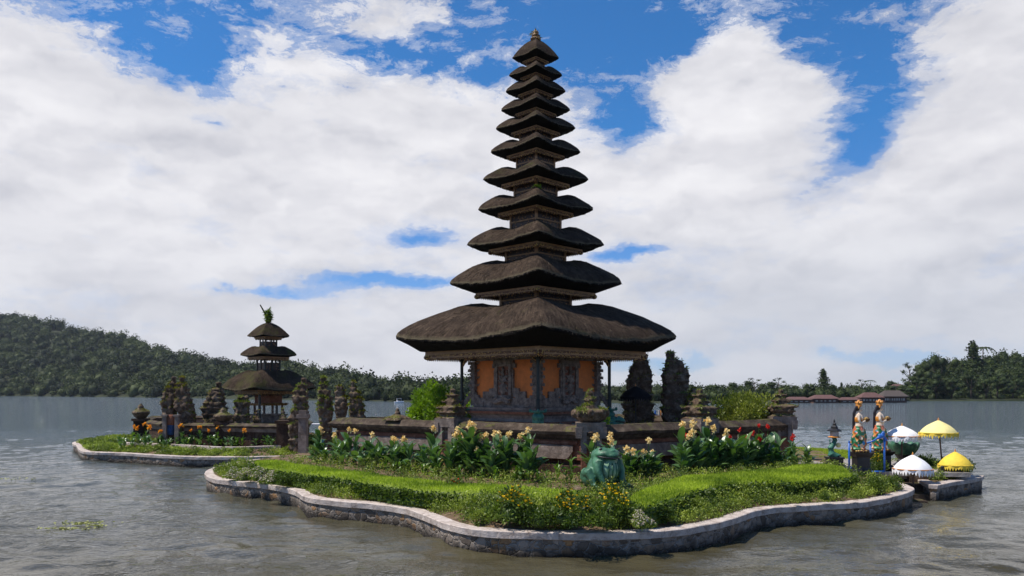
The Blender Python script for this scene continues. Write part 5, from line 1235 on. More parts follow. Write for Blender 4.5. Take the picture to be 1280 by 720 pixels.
# painted women statues carrying bowls
def woman(label, px, Y, ztop_ped, h, rz, robe):
    s = h / 1.42
    e = thing('maiden_statue', label, 'statue', (X(px, Y), Y, ztop_ped), rz, 'painted statues of crowned women'); e.scale = (s * .86, s * .86, s)
    m = MB()   # one continuous body, facing +X
    m.tube([(-.02, 0, .0), (-.01, 0, .35), (0, 0, .62)], [.17, .19, .15], 16); m.tube([(0, 0, .58), (.02, 0, .78), (.0, 0, .95), (-.01, 0, 1.03)], [.145, .105, .125, .06], 16)
    m.tube([(-.01, -.12, .98), (-.01, .12, .98)], [.055, .055], 10)
    for sy in (-1, 1):
        m.tube([(-.01, sy * .15, .99), (.00, sy * .20, .86), (.04, sy * .19, .77)], [.052, .042, .036], 10); m.tube([(.04, sy * .19, .77), (.13, sy * .12, .80), (.20, sy * .06, .84)], [.036, .030, .024], 10)
        m.ell((.22, sy * .055, .85), (.035, .022, .028)); m.ell((.085, sy * .055, .90), (.05, .05, .05))
        for k in range(4): m.tube([(.235, sy * .055, .835 + .012 * k), (.26, sy * .02, .84 + .012 * k)], [.008, .006], 5)
    m.tube([(0, 0, 1.0), (.01, 0, 1.10)], [.045, .04], 10); m.ell((.025, 0, 1.175), (.078, .065, .095)); m.ell((.10, 0, 1.165), (.018, .012, .02))
    remeshed(m, 'body', MAT['skin'], e, .013, 0)
    m = MB(); m.lathe([(.20, 0), (.235, .04), (.20, .10), (.215, .22), (.195, .42), (.165, .60), (.14, .66), (.15, .69)], 24, c=(-.01, 0, 0), flute=lambda a: .05 * math.sin(7 * a))
    for k in range(7): a = k * .9; m.ell((-.01 + .19 * math.cos(a), .19 * math.sin(a), .20 + .12 * (k % 3)), (.07, .07, .09))
    m.tube([(.14, .05, .62), (.20, .02, .40), (.17, -.05, .12)], [.05, .06, .04], 8); m.tube([(-.12, -.12, .55), (-.02, -.22, .42), (.12, -.20, .30)], [.05, .06, .04], 8)
    sk = remeshed(m, 'skirt', MAT[robe], e, .02, .008, 14)
    m = MB(); m.lathe([(.118, .80), (.132, .86), (.135, .92), (.11, .945)], 16, c=(0, 0, 0), caps=False); m.v += [(a * .97, b * .97, c) for a, b, c in m.v]; k = 64; m.f += [tuple(i + k for i in f[::-1]) for f in m.f]; m.m = [0] * len(m.f); m.build('bodice', MAT['orangepaint'], e, smooth=True)
    m = MB(); m.ell((-.02, 0, 1.20), (.085, .082, .10)); m.tube([(-.08, 0, 1.20), (-.14, 0, 1.05), (-.15, .01, .85), (-.16, .02, .62), (-.15, .03, .50)], [.05, .055, .05, .04, .015], 9)
    remeshed(m, 'hair', MAT['hair'], e, .016, .004, 20)
    m = MB(); m.lathe([(.092, 1.235), (.105, 1.26), (.088, 1.30), (.10, 1.33), (.06, 1.37), (.03, 1.42)], 14, c=(-.005, 0, 0))
    for k in range(7): a = k * 2 * math.pi / 7; m.ell((-.005 + .095 * math.cos(a), .095 * math.sin(a), 1.345), (.026, .026, .045), nu=8, nv=6)
    for sy in (-1, 1): m.ell((.0, sy * .09, 1.21), (.03, .025, .045), nu=8, nv=6)
    remeshed(m, 'crown', MAT['orangepaint'], e, .014, .005, 20)
    m = MB(); m.lathe([(.03, .80), (.085, .83), (.115, .89), (.10, .905), (.02, .90)], 16, c=(.235, 0, 0)); m.ell((.235, 0, .915), (.08, .08, .03)); m.build('bowl', MAT['goldbright'], e, smooth=True)
    for sy in (-1, 1): m = MB(); m.ell((.092, sy * .028, 1.19), (.012, .012, .007), nu=8, nv=6); m.build('eye', MAT['black'], e)
    m = MB(); m.ell((.098, 0, 1.125), (.010, .018, .006), nu=8, nv=6); m.build('mouth', MAT['petal_red'], e)
    return e
def pedestal(label, px, Y, zb, zt_, w, mat='black'):
    e = thing('pedestal', label, 'pedestal', (X(px, Y), Y, zb), 0); h = zt_ - zb
    m = MB(); m.square([(w * .62, 0), (w * .62, h * .14), (w * .50, h * .18), (w * .46, h * .26)]); m.square([(w * .40, h * .262), (w * .40, h * .70)]); m.square([(w * .46, h * .702), (w * .56, h * .82), (w * .60, h * .90)]); m.build('block', MAT[mat], e)
    m = MB(); m.lathe([(w * .50, h * .90), (w * .56, h * .95), (w * .50, h)], 18, flute=lambda a: .05 * math.cos(12 * a)); m.build('lotus_ring', MAT['goldbright'], e, smooth=True)
    return e
Y1, Y2 = 23.2, 24.3
pedestal('black stone pedestal under the nearer painted woman statue', 1076, Y1, .60, Z(562, Y1), .46); woman('painted woman statue with orange crown, bowl and green orange skirt, the left one of two', 1073.5, Y1, Z(563, Y1), 63 / F * Y1, -.35, 'skirt')
pedestal('black stone pedestal under the farther painted woman statue', 1103, Y2, .60, Z(561, Y2), .46); woman('painted woman statue with orange crown and bowl, the right one behind the blue railing', 1099.5, Y2, Z(562, Y2), 63 / F * Y2, -.35, 'skirt')
# blue railing
e = thing('blue_railing', 'bright blue metal railing around the painted woman statues', 'railing', (X(1084, 22.8), 22.8, .6)); RX = X(1084, 22.8)
def rl(px, py, Y=22.8): return (X(px, Y) - RX, Y - 22.8, Z(py, Y) - .6)
for px, y0, y1, Yk in ((1061.5, 553, 590, 22.8), (1066, 553, 585, 23.9), (1105.5, 548, 590, 22.8), (1088, 556, 586, 24.2)):
    m = MB(); m.tube([rl(px, y1, Yk), rl(px, y0, Yk)], .028, 8); m.tube([rl(px, y0, Yk), rl(px + .5, y0 - 2, Yk)], [.036, .02], 8); m.build('post', MAT['blue'], e, smooth=True)
for pts in ([rl(1084, 554), rl(1092, 551), rl(1099, 546), rl(1105, 542)], [rl(1090, 589.5), rl(1106, 589.5)], [rl(1061.5, 555), rl(1066, 556, 23.9)], [rl(1061.5, 587), rl(1066, 583, 23.9)]):
    m = MB(); m.tube(pts, .026, 8); m.build('rail', MAT['blue'], e, smooth=True)
m = MB(); m.ell(rl(1101, 545), (.09, .05, .06)); m.ell(rl(1104, 542), (.06, .05, .07)); m.tube([rl(1096, 548), rl(1103, 545), rl(1109, 551)], [.04, .07, .03], 8); o = remeshed(m, 'blue_cloth', MAT['blue'], None, .02, .012, 9)
o.location = (RX, 22.8, .6); tag(o, 'blue cloth bunched over the top rail below the right woman statue', 'cloth')
# green lotus bowl on a dark stand
Yl = 25.2; e = thing('lotus_bowl', 'large green lotus shaped bowl on a dark stand under the higher white umbrella', 'bowl', (X(1129, Yl), Yl, .6)); zb = Z(568, Yl) - .6
m = MB(); m.lathe([(.30, 0), (.30, .08), (.18, .16), (.15, zb * .6), (.26, zb), (.2, zb + .02)], 14); m.build('stand', MAT['black'], e)
m = MB(); m.lathe([(.18, zb), (.34, zb + .08), (.42, zb + .20), (.40, zb + .34), (.3, zb + .30)], 18); m.build('basin', MAT['jade'], e, smooth=True)
for k in range(10):
    a = 2 * math.pi * k / 10; m = MB(); R_ = .36
    m.ell((R_ * math.cos(a), R_ * math.sin(a), zb + .20), (.075, .16, .22), rot=(Matrix.Rotation(a, 3, 'Z') @ Matrix.Rotation(.5, 3, 'Y')).to_quaternion()); m.build('petal', MAT['jade'], e, smooth=True)
# serpent stemmed lantern
Yn = 24.6; e = thing('stone_lantern', 'small black roofed lantern on a curling green serpent stem and black block', 'lantern', (X(1043, Yn), Yn, .66)); u = Yn / F
def ln(dx, py): return (dx * u, 0, Z(py, Yn) - .66)
m = MB(); z0 = ln(0, 571)[2]; m.box((0, 0, z0 * .42), (.40, .40, z0 * .84)); m.box((0, 0, z0 * .92), (.46, .46, z0 * .16)); m.box((0, 0, .05), (.46, .46, .10)); m.build('block', MAT['black'], e)
m = MB(); m.tube([ln(2, 571), ln(-4, 567), ln(-5, 560), ln(-1, 555), ln(1, 550), ln(-1, 546)], [.13, .12, .095, .08, .07, .06], 10); m.ell(ln(3, 569), (.14, .12, .05)); m.ell(ln(6, 556), (.04, .04, .04))
for k in range(6): m.tube([ln(-4 - .4 * k, 566 - 3 * k), ln(-7 + .3 * k, 563 - 3 * k)], [.03, .006], 5)
remeshed(m, 'serpent_stem', MAT['greenpaint'], e, .018, .006, 12)
m = MB(); m.ell(ln(5, 556.5), (.075, .075, .075)); m.build('gold_ball', MAT['paleyellow'], e, smooth=True)
m = MB(); m.lathe([(.17, 0), (.20, .02), (.14, .05)], 12, c=ln(0, 547)); m.build('tray', MAT['orangepaint'], e)
m = MB(); m.lathe([(.13, 0), (.14, .10), (.12, .19)], 8, c=ln(0, 545)); m.build('lamp_house', MAT['pale'], e)
m = MB(); m.lathe([(.23, 0), (.22, .03), (.14, .08), (.09, .11), (.12, .12), (.11, .14), (.05, .20), (.07, .22), (.02, .28), (.035, .31), (.004, .38)], 8, c=ln(0, 539)); m.build('lantern_roof', MAT['black'], e)
# cloth on the islet gate, small railing behind the tall gate, boats
m = MB(); m.lathe([(.17, 0), (.19, .2), (.17, .42), (.18, .44)], 14, flute=lambda a: .10 * math.sin(5 * a)); m.lathe([(.18, .445), (.16, .6), (.17, .86), (.12, .90)], 14, mi=1, flute=lambda a: .08 * math.sin(5 * a))
o = m.build('wrapped_cloth', [MAT['dullblue'], MAT['redstone']], None, smooth=True); o.location = (X(213.5, 35.5), 35.5, 1.05); tag(o, 'blue and dull red cloth wrapped around a pillar foot of the small split gate', 'cloth')
m = MB(); m.box((X(213.5, 35.5), 35.5, .78), (.26, .26, .56)); tag(m.build('stone_post', MAT['darkbase']), 'dark stone post wrapped with blue and dull red cloth at the small split gate', 'post')
for px, lb in ((206, 'thin grey stone post on the left side of the small split gate foot'), (221.5, 'thin grey stone post on the right side of the small split gate foot')):
    m = MB(); m.box((0, 0, .7), (.20, .20, 1.4), taper=.8); m.box((0, 0, 1.42), (.26, .26, .08)); o = m.build('stone_post', MAT['greystone']); o.location = (X(px, 35.3), 35.3, .5); tag(o, lb, 'post')
e = thing('blue_railing', 'short blue railing with pale posts seen through the opening of the tall split gate', 'railing', (X(821, 32.5), 32.5, 1.4))
for dx, mt in ((-2, 'blue'), (2.5, 'pale'), (5, 'orangepaint')): m = MB(); m.tube([(dx * .0326, 0, 0), (dx * .0326, 0, .82)], .035, 6); m.build('post', MAT[mt], e)
m = MB(); m.tube([(-.07, 0, .62), (.17, 0, .62)], .02, 6); m.build('rail', MAT['blue'], e)
def boat(label, px, Y, L, seat):
    e = thing('small_boat', label, 'boat', (X(px, Y), Y, 0), .3)
    m = MB(); a, b = L / 2, L * .19
    m.add([(-a, -b * .8, .35), (a * .6, -b, .35), (a, 0, .48), (a * .6, b, .35), (-a, b * .8, .35), (-a * .9, -b * .6, -.1), (a * .5, -b * .7, -.1), (a * .85, 0, -.1), (a * .5, b * .7, -.1), (-a * .9, b * .6, -.1)],
          [(0, 1, 6, 5), (1, 2, 7, 6), (2, 3, 8, 7), (3, 4, 9, 8), (4, 0, 5, 9), (5, 6, 7, 8, 9), (4, 3, 2, 1, 0)]); m.build('hull', MAT['white'], e)
    m = MB(); m.box((-.1 * L, 0, .45), (L * .25, b * 1.1, .2)); m.box((-.22 * L, 0, .62), (.08, b * 1.1, .35)); m.build('seat', MAT[seat], e)
    m = MB(); m.box((0, 0, 1.05), (L * .5, b * 1.5, .06)); 
    for q in (-.2, .2): m.box((q * L, 0, .7), (.05, .05, .68))
    m.build('canopy', MAT['white'], e)
    return e
boat('tiny white boat out on the lake before the far wooded shore', 499, 205, 2.6, 'white')
boat('white boat with a red seat glimpsed through the gap right of the small shrine', 391, 47, 2.4, 'petal_red').location.z = 0.0

# ------------------------------------------------------------------ planting
rng = np.random.default_rng(77)
def strip_poly(up, lo, z): return [ground(px, py, z) for px, py in up] + [ground(px, py, z) for px, py in lo]
LAWN_L = strip_poly([(318, 575), (350, 575.5), (381, 580), (440, 587), (499, 595.6), (541, 600), (620, 604.5), (690, 609.5), (730, 613)], [(726, 622), (690, 621), (655, 618), (600, 615), (560, 614), (513, 610), (457, 602.5), (420, 596), (380, 591), (340, 586), (320, 581)], .86)
LAWN_R = strip_poly([(787, 617), (814, 608), (838, 599), (860, 594), (903, 591), (959, 587), (987, 583), (1020, 581), (1050, 583), (1063, 588)], [(1064, 594), (1014, 599), (959, 601), (917, 602), (875.5, 610.5), (848, 619), (820, 627), (800, 629), (788, 624)], .92)
def lawn(name, poly, ztop, label, hump=.05, n=60000, zbot=.5, side_n=9000):
    poly = smooth_path(poly, .15); P = np.array(poly); lo = P.min(0); hi = P.max(0); st = .07
    A = sum(P[i][0] * P[(i + 1) % len(P)][1] - P[(i + 1) % len(P)][0] * P[i][1] for i in range(len(P)))
    if A < 0: P = P[::-1]; poly = [tuple(q) for q in P]
    def hz(x, y, d): return ztop - .10 * np.clip(1 - d / .16, 0, 1) ** 2 + .025 * np.sin(x * 1.7) * np.sin(y * 2.1)
    # body: rings stepping inwards
    m = MB(); pr = [(0, zbot), (-.02, ztop - .22), (0.0, ztop - .11), (.05, ztop - .045), (.12, ztop - .02), (.16, ztop - .02)]
    xs = np.arange(lo[0] - .1, hi[0] + .1, st); ys = np.arange(lo[1] - .1, hi[1] + .1, st); Xg, Yg = np.meshgrid(xs, ys); ins = inside(P, Xg, Yg); d = np.where(ins, pdist(P[::2], Xg, Yg), 0)
    Zg = np.where(ins, hz(Xg, Yg, d) - .015, zbot)
    i = np.arange(Xg.size).reshape(Xg.shape); q = ins[:-1, :-1] | ins[:-1, 1:] | ins[1:, 1:] | ins[1:, :-1]
    Fq = np.stack([i[:-1, :-1], i[:-1, 1:], i[1:, 1:], i[1:, :-1]], -1)[q]; V0 = np.stack([Xg, Yg, Zg], -1).reshape(-1, 3)
    used = np.unique(Fq); rm = -np.ones(Xg.size, int); rm[used] = np.arange(len(used)); V0 = V0[used]; Fq = rm[Fq]; sidef = (V0[Fq][:, :, 2].min(1) < ztop - .2).astype(int)
    x = rng.uniform(lo[0], hi[0], n); y = rng.uniform(lo[1], hi[1], n); k = inside(P, x, y); x = x[k]; y = y[k]; dd = pdist(P[::2], x, y); pts = np.stack([x, y, hz(x, y, dd) - .02], -1)
    V1, F1 = leaf_quads(pts, rdir(len(pts), 1.6), .045 + .05 * rng.random(len(pts)), .016)
    g = np.array([noise.noise(Vector((a * .9, b * .9, 1))) for a, b in zip(x[::1], y[::1])]); T1 = np.repeat(np.clip(.60 + .9 * g + rng.normal(0, .18, len(x)), 0, 1), 4)
    # leafy side
    seg = rng.integers(0, len(P), side_n); t = rng.random(side_n)[:, None]; a = P[seg]; b = P[(seg + 1) % len(P)]; pos = a * (1 - t) + b * t; nn = unit(np.stack([(b - a)[:, 1], -(b - a)[:, 0]], -1))
    zz = zbot + (ztop - .04 - zbot) * rng.random(side_n); pts = np.concatenate([pos + nn * rng.normal(0.0, .03, (side_n, 1)), zz[:, None]], 1)
    D = unit(np.concatenate([nn, np.zeros((side_n, 1))], 1) + rng.normal(0, .7, (side_n, 3))); V2, F2 = leaf_quads(pts, D, .06 + .05 * rng.random(side_n), .04); T2 = np.repeat(np.clip(.3 + .25 * rng.normal(size=side_n), 0, 1), 4)
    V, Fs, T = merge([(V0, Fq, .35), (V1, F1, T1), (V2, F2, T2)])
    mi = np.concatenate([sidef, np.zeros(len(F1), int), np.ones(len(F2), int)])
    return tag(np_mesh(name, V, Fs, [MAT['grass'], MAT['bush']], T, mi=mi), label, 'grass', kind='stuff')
lawn('clipped_grass', LAWN_L, .86, 'long curved band of clipped bright grass left of the frog', side_n=14000, n=90000)
lawn('clipped_grass', LAWN_R, .92, 'raised clipped bright green band right of the frog with a dark leafy side', n=110000, side_n=12000)
x = rng.uniform(8.5, 13.4, 30000); y = rng.uniform(27.6, 33.5, 30000); k = inside(MAIN, x, y) & (pdist(MAIN[::3], x, y) > .3); x = x[k]; y = y[k]
V, Fq = leaf_quads(np.stack([x, y, np.full(len(x), .64)], -1), rdir(len(x), 1.6), .08, .022)
tag(np_mesh('clipped_grass', V, Fq, MAT['grass'], np.repeat(np.clip(.6 + rng.normal(0, .15, len(x)), 0, 1), 4)), 'patch of short grass behind the small black roofed lantern', 'grass', kind='stuff')

# ground cover between lawn and coping
def cover(name, label, outline, region, n, zf, avoid=(), dens=.15, L=.05, hmax=.22, lo=None, hi=None, tint=.45, patch=1.1):
    out = np.array(outline); lo = out.min(0) if lo is None else np.array(lo); hi = out.max(0) if hi is None else np.array(hi)
    nt = n // 22; x = rng.uniform(lo[0], hi[0], nt); y = rng.uniform(lo[1], hi[1], nt)
    k = inside(out, x, y); d = pdist(out[::2], x, y); k &= (d > .26) & region(x, y, d)
    for a in avoid: k &= ~inside(np.array(a), x, y)
    g = np.array([noise.noise(Vector((a * patch, b * patch, 5))) for a, b in zip(x, y)]); k &= g > -dens - .25 * np.clip((d - .5) / 1.0, 0, 1); x, y, d, g = x[k], y[k], d[k], g[k]
    hh = (.05 + hmax * rng.random(len(x)) * np.clip(.35 + d * .7, 0, 1)) ; tt = np.clip(tint + .9 * g + rng.normal(0, .16, len(x)), 0, 1)
    j = np.repeat(np.arange(len(x)), 22); r_ = rng.normal(0, .055, (len(j), 2)); z = zf(x, y, d)[j] + hh[j] * rng.random(len(j)) ** .7
    P = np.stack([x[j] + r_[:, 0], y[j] + r_[:, 1], z], -1); V, Fq = leaf_quads(P, rdir(len(j), .7), L * (.6 + .8 * rng.random(len(j))), L * .45)
    return tag(np_mesh(name, V, Fq, MAT['cover'], np.repeat(np.clip(tt[j] + rng.normal(0, .1, len(j)), 0, 1), 4)), label, 'plants', kind='stuff')
zmain = lambda x, y, d: .41 + .28 * np.clip((d - .25) / 1.6, 0, 1) ** .8
_pxr = [300, 318, 381, 440, 499, 541, 620, 690, 730, 787, 814, 838, 860, 903, 959, 987, 1050, 1066]
_yr = [ground(p, q, .86)[1] for p, q in zip(_pxr, [572, 575, 580, 587, 595.6, 600, 604.5, 609.5, 613, 614, 608, 599, 594, 591, 587, 583, 583, 590])]
def front_bed(x, y, d):
    px = 640 + F * x / y; rear = np.interp(px, _pxr, _yr)
    return (y < 25.5) & (d < 4.8) & ~((x > 9.2) & (y > 22.0)) & ((y < rear) | (rng.random(len(x)) < .16))
cover('ground_cover', 'mixed low weeds and ground cover between the clipped grass and the pale coping', main_out, front_bed, 720000, zmain, (LAWN_L, LAWN_R), dens=.22, L=.055, hmax=.36, lo=(-10, 14.5), hi=(12, 25.5))
zleft = lambda x, y, d: .37 + .18 * np.clip((d - .25) / 1.6, 0, 1)
cover('ground_cover', 'low grass and weeds along the front edge of the left islet', left_out, lambda x, y, d: (y < 41.5) & ((d < 1.35) | (y > 36.6)), 260000, zleft, (), dens=.25, L=.08, hmax=.18, lo=(-23, 31.5), hi=(-7, 41.5), tint=.5)
cover('ground_cover', 'weeds growing in the right planter under the yellow umbrellas', right_out, lambda x, y, d: d > .2, 40000, lambda x, y, d: .47 + 0 * x, (), dens=.15, L=.06, hmax=.35, tint=.5)
# inner kerb of the islet bed
m = MB(); kp = smooth_path([ground(*q, .62) for q in [(147, 552.5), (160, 554.5), (190, 555.5), (223, 557), (280, 560), (330, 559), (373, 557)]], .3, False)
m.sweep([(0, .35), (0, .66), (.14, .67), (.14, .35)], kp); tag(m.build('garden_kerb', MAT['coping']), 'thin pale kerb edging the raised flower bed on the left islet', 'kerb')

def bush_mesh(name, r, h, n, L, mat, tint, fl=None, fn=0, fs=.03, seed=0, parent=None, clump=14, upright=.2):
    """leafy bush: clumps in a dome"""
    n = int(n * 1.6); d = rdir(clump, .45); d[:, 2] = np.abs(d[:, 2]); cc = d * (.35 + .55 * rng.random((clump, 1))); k = rng.integers(0, clump, n); cr = .28 + .15 * rng.random(clump); ct = tint + rng.normal(0, .15, clump)
    ld = rdir(n, .3); P = cc[k] + ld * cr[k][:, None] * (.5 + .6 * rng.random((n, 1))); P[:, 2] = np.abs(P[:, 2]); P = P * np.array([r, r, h])
    V, Fq = leaf_quads(P, unit(ld + rng.normal(0, .6, ld.shape) + np.array([0, 0, upright])), L * (.6 + .7 * rng.random(n)), L * .5)
    sv, sf = SQ; cv = sv * np.array([r * .52, r * .52, h * .52]) * (1 + rng.normal(0, .08, (len(sv), 1))); cv[:, 2] = np.maximum(cv[:, 2], -.02)
    V2, F2, T2 = merge([(V, Fq, np.repeat(np.clip(ct[k] + rng.normal(0, .1, n), 0, 1), 4)), (cv, sf, max(0, tint - .15))])
    o = np_mesh(name, V2, F2, mat, T2, parent)
    if fl and fn:
        k = rng.choice(n, fn); base = P[k] * 1.06; base[:, 2] = P[k][:, 2] * 1.05 + .01; parts = []
        sel = base[:, 2] > h * (.55 if fs > .03 else .25); base = base[sel]
        for q in range(5):
            a = rng.uniform(0, 6.28, len(base)); D = unit(np.stack([np.cos(a), np.sin(a), .5 + .5 * rng.random(len(base))], -1)); V3, F3 = leaf_quads(base, D, fs, fs * .8); parts.append((V3, F3, np.repeat(rng.random(len(base)), 4)))
        V3, F3, T3 = merge(parts); np_mesh('flowers', V3, F3, fl, T3, o)
    return o
def place_bush(proto, px, py, z, s, label, cat='bush', group=None, Y=None, squash=1.0):
    xx, yy = ground(px, py, z) if Y is None else (X(px, Y), Y)
    if not proto.get('label'): o = proto
    else: o = copy_tree(proto)
    o.location = (xx, yy, z); o.scale = (s, s, s * squash); o.rotation_euler = (0, 0, random.uniform(0, 6.28)); tag(o, label, cat, group); return o
by = [bush_mesh('flowering_bush', .40, .46, 900, .07, MAT['bush'], .42, MAT['petal_gold'], 150, .036, parent=None) for _ in range(2)]
bw = [bush_mesh('flowering_bush', .36, .34, 800, .06, MAT['cover'], .45, MAT['petal_white'], 620, .026) for _ in range(2)]
bg = [bush_mesh('low_bush', .34, .36, 750, .065, MAT['bush'], .5) for _ in range(3)]
bl = [bush_mesh('low_bush', .34, .30, 650, .06, MAT['cover'], .62) for _ in range(2)]
brd = bush_mesh('flowering_bush', .30, .34, 500, .06, MAT['bush'], .3, MAT['petal_red'], 30, .035)
gy = 'bushes dotted with small yellow flowers in front of the frog'
for k, (px, py, s, lb) in enumerate([(638, 649, 1.15, 'largest green bush with yellow flowers on top, well left of the frog'), (704, 652, 1.05, 'green bush with yellow flowers below and left of the frog'), (768, 648, 1.2, 'dense green bush with a few yellow flowers right in front of the frog'), (727, 655, .9, 'smaller green bush with yellow flowers between two larger ones left of the frog')]):
    place_bush(by[k % 2], px, py, .60, s, lb, 'bush', gy)
gw = 'pale flowering bushes near the coping'
for k, (px, py, s, z, lb) in enumerate([(291, 597, .75, .52, 'white flowering bush at the leftmost tip of the main island'), (306, 600, .85, .52, 'white flowering bush second from the left tip of the main island'), (324, 600, .90, .55, 'larger white flowering bush third from the left tip of the main island'), (338, 604, .85, .55, 'white flowering bush fourth from the left tip of the main island'), (316, 590, .7, .6, 'white flowering bush behind the others at the left tip of the main island'), (800, 658, .75, .55, 'whitish flowering bush right of the frog close to the coping'), (659, 645, .6, .6, 'small whitish bush behind the yellow flowered bush left of the frog')]):
    place_bush(bw[k % 2], px, py, z, s, lb, 'bush', gw)
gb = 'small green bushes in the front bed'
for k, (px, py, s, lb) in enumerate([(676, 655, 1.0, 'round green bush between the two yellow flowered bushes'), (757, 658, .62, 'small round green bush close to the coping below the frog'), (745, 655, .6, 'small green bush left of the round one below the frog'), (600, 648, .6, 'low green bush left of the large yellow flowered bush'), (560, 630, .7, 'low green bush below the red flowered bush'), (352, 604, .7, 'green bush right of the white flowering bushes'), (510, 622, .7, 'green bush in the middle of the left front bed'), (455, 613, .7, 'green bush in the left front bed near the wavy coping'), (405, 603, .7, 'green bush where the coping dips on the left'),
                                 (868, 636, .85, 'green bush on the right front bed below the clipped band'), (905, 626, .75, 'dark green bush below the bend of the clipped band'), (940, 622, .65, 'green bush near the second bend of the right coping'), (1032, 624, .42, 'tiny green plant on bare soil near the right coping'), (996, 626, .45, 'small green plant on bare soil right of the coping bend'), (1068, 622, .5, 'small green plant on bare soil towards the right end of the coping'), (830, 648, .8, 'green bush in the right front bed near the lowest coping'), (1095, 612, .8, 'bushy green plant at the right end of the main island bed'), (1118, 608, .7, 'grey green bush at the corner of the coping by the steps'), (1050, 612, .6, 'green bush under the right end of the clipped band')]):
    p = (bg + bl)[k % 5]; place_bush(p, px, py, .56, s, lb, 'bush', gb)
place_bush(brd, 568, 612, .72, .8, 'small bush with red flowers on the edge of the left clipped grass', 'bush')
place_bush(brd, 402, 597, .66, .35, 'tiny red flowered plant in the ground cover near the left bed', 'bush')
gs = 'shrubs behind the courtyard wall'
o = bush_mesh('rounded_shrub', .85, 1.25, 5200, .11, MAT['limebush'], .45, clump=26, upright=.9); tag(o, 'dense bright lime green shrub behind the left run of the courtyard wall', 'shrub', gs); o.location = (X(536, 28.6), 28.6, Z(527, 28.6))
o = bush_mesh('rounded_shrub', .5, .9, 1300, .12, MAT['limebush'], .7, clump=12, upright=.9); tag(o, 'small pale green leafy shrub right of the left column of the pagoda', 'shrub', gs); o.location = (X(580, 29.5), 29.5, Z(527, 29.5))
o = bush_mesh('rounded_shrub', 1.15, .95, 6200, .10, MAT['shrub'], .55, clump=34, upright=.9); tag(o, 'wide yellow green shrub spilling over the right run of the courtyard wall', 'shrub', gs); o.location = (X(929, 27.4), 27.4, Z(528, 27.4))
o = bush_mesh('rounded_shrub', .28, .45, 350, .10, MAT['limebush'], .8, clump=6, upright=.9); tag(o, 'little bright green plant behind the wall beside the right column of the pagoda', 'shrub', gs); o.location = (X(757, 23.6), 23.6, 1.75)
for px, Y, s, lb in ((1160, 24.6, 1.0, 'leafy green bush between the pole of the pale yellow umbrella and the steps'), (1205, 24.6, .9, 'green bush under the bright yellow umbrella in the right planter'), (1182, 24.8, .8, 'green bush between the two yellow umbrella poles')):
    place_bush(bg[0], px, 0, .47, s * 1.1, lb, 'bush', 'bushes in the right planter', Y=Y, squash=1.5)
o = place_bush(by[0], 1096, 0, .62, .9, 'yellow and orange flowered bush between the painted woman statues', 'bush', Y=24.0, squash=1.2)

# cannas
def canna_leaves(seed, h=1.0, n=9, name='foliage', parent=None):
    r = random.Random(seed); m = MB(); T = []
    m.tube([(0, 0, 0), (r.uniform(-.03, .03), r.uniform(-.03, .03), h * .6), (r.uniform(-.05, .05), r.uniform(-.05, .05), h)], [.018, .013, .006], 5); T += [.6] * len(m.v)
    for k in range(n):
        a = k * 2.4 + r.uniform(-.4, .4); z = h * (.06 + .74 * k / n); L = r.uniform(.42, .60) * (1.05 - .35 * k / n) * h ** .5 * 1.15; W = L * r.uniform(.30, .40); el = r.uniform(.85, 1.38) ; droop = r.uniform(.15, .75)
        ca, sa = math.cos(a), math.sin(a); tw = r.uniform(-.4, .4); pts = []
        x = 0.0; zz = z; e_ = el; segs = 6
        for i in range(segs + 1):
            t = i / segs; w = W * (math.sin(math.pi * (t ** .8) * .98 + .03) ** .75) * .5
            px_, pz_ = x, zz
            sx, sy = -sa, ca; fold = .35 * w
            pts.append([(ca * px_ + sx * w, sa * px_ + sy * w, pz_ + fold + tw * w), (ca * px_, sa * px_, pz_), (ca * px_ - sx * w, sa * px_ - sy * w, pz_ + fold - tw * w)])
            x += L / segs * math.cos(e_); zz += L / segs * math.sin(e_); e_ -= droop / segs * 2.2
        vs = [v for row in pts for v in row]; fs = []
        for i in range(segs):
            fs += [(3 * i, 3 * i + 1, 3 * i + 4, 3 * i + 3), (3 * i + 1, 3 * i + 2, 3 * i + 5, 3 * i + 4)]
        m.add(vs, fs); T += [min(1, max(0, r.gauss(.45, .22)))] * len(vs)
    me = bpy.data.meshes.new(name); me.from_pydata(m.v, [], m.f); at = me.attributes.new('tint', 'FLOAT', 'POINT'); at.data.foreach_set('value', T); me.polygons.foreach_set('use_smooth', [True] * len(m.f))
    return me
def canna_flower(seed, n=11, s=.055):
    r = np.random.default_rng(seed); c = np.stack([r.normal(0, .034, n), r.normal(0, .034, n), r.uniform(-.07, .08, n)], -1); parts = []
    for q in range(6):
        d = unit(r.normal(size=(n, 3)) + np.array([0, 0, .5])); P = c.copy(); L = s * (.8 + .6 * r.random(n)); Ls = L[:, None]; sd = unit(np.cross(d, unit(r.normal(size=(n, 3)))))
        V = np.stack([P, P + d * Ls * .55 + sd * Ls * .42, P + d * Ls, P + d * Ls * .55 - sd * Ls * .42], 1).reshape(-1, 3); parts.append((V, np.arange(4 * n).reshape(n, 4), np.repeat(r.random(n), 4)))
    return merge(parts)
LEAVES = [canna_leaves(200 + k, 1.0, 10) for k in range(8)]
for me in LEAVES: me.materials.append(MAT['canna'])
YOUNG = [canna_leaves(300 + k, 1.0, 7) for k in range(3)]
for me in YOUNG: me.materials.append(MAT['cannalight'])
FM = {}
for cname in ('petal_yellow', 'petal_orange', 'petal_red'):
    for k in range(3):
        V, Fq, T = canna_flower(k + 3 * len(FM)); tmp = np_mesh('flower', V, Fq, MAT[cname], T); FM.setdefault(cname, []).append(tmp.data); bpy.data.objects.remove(tmp)
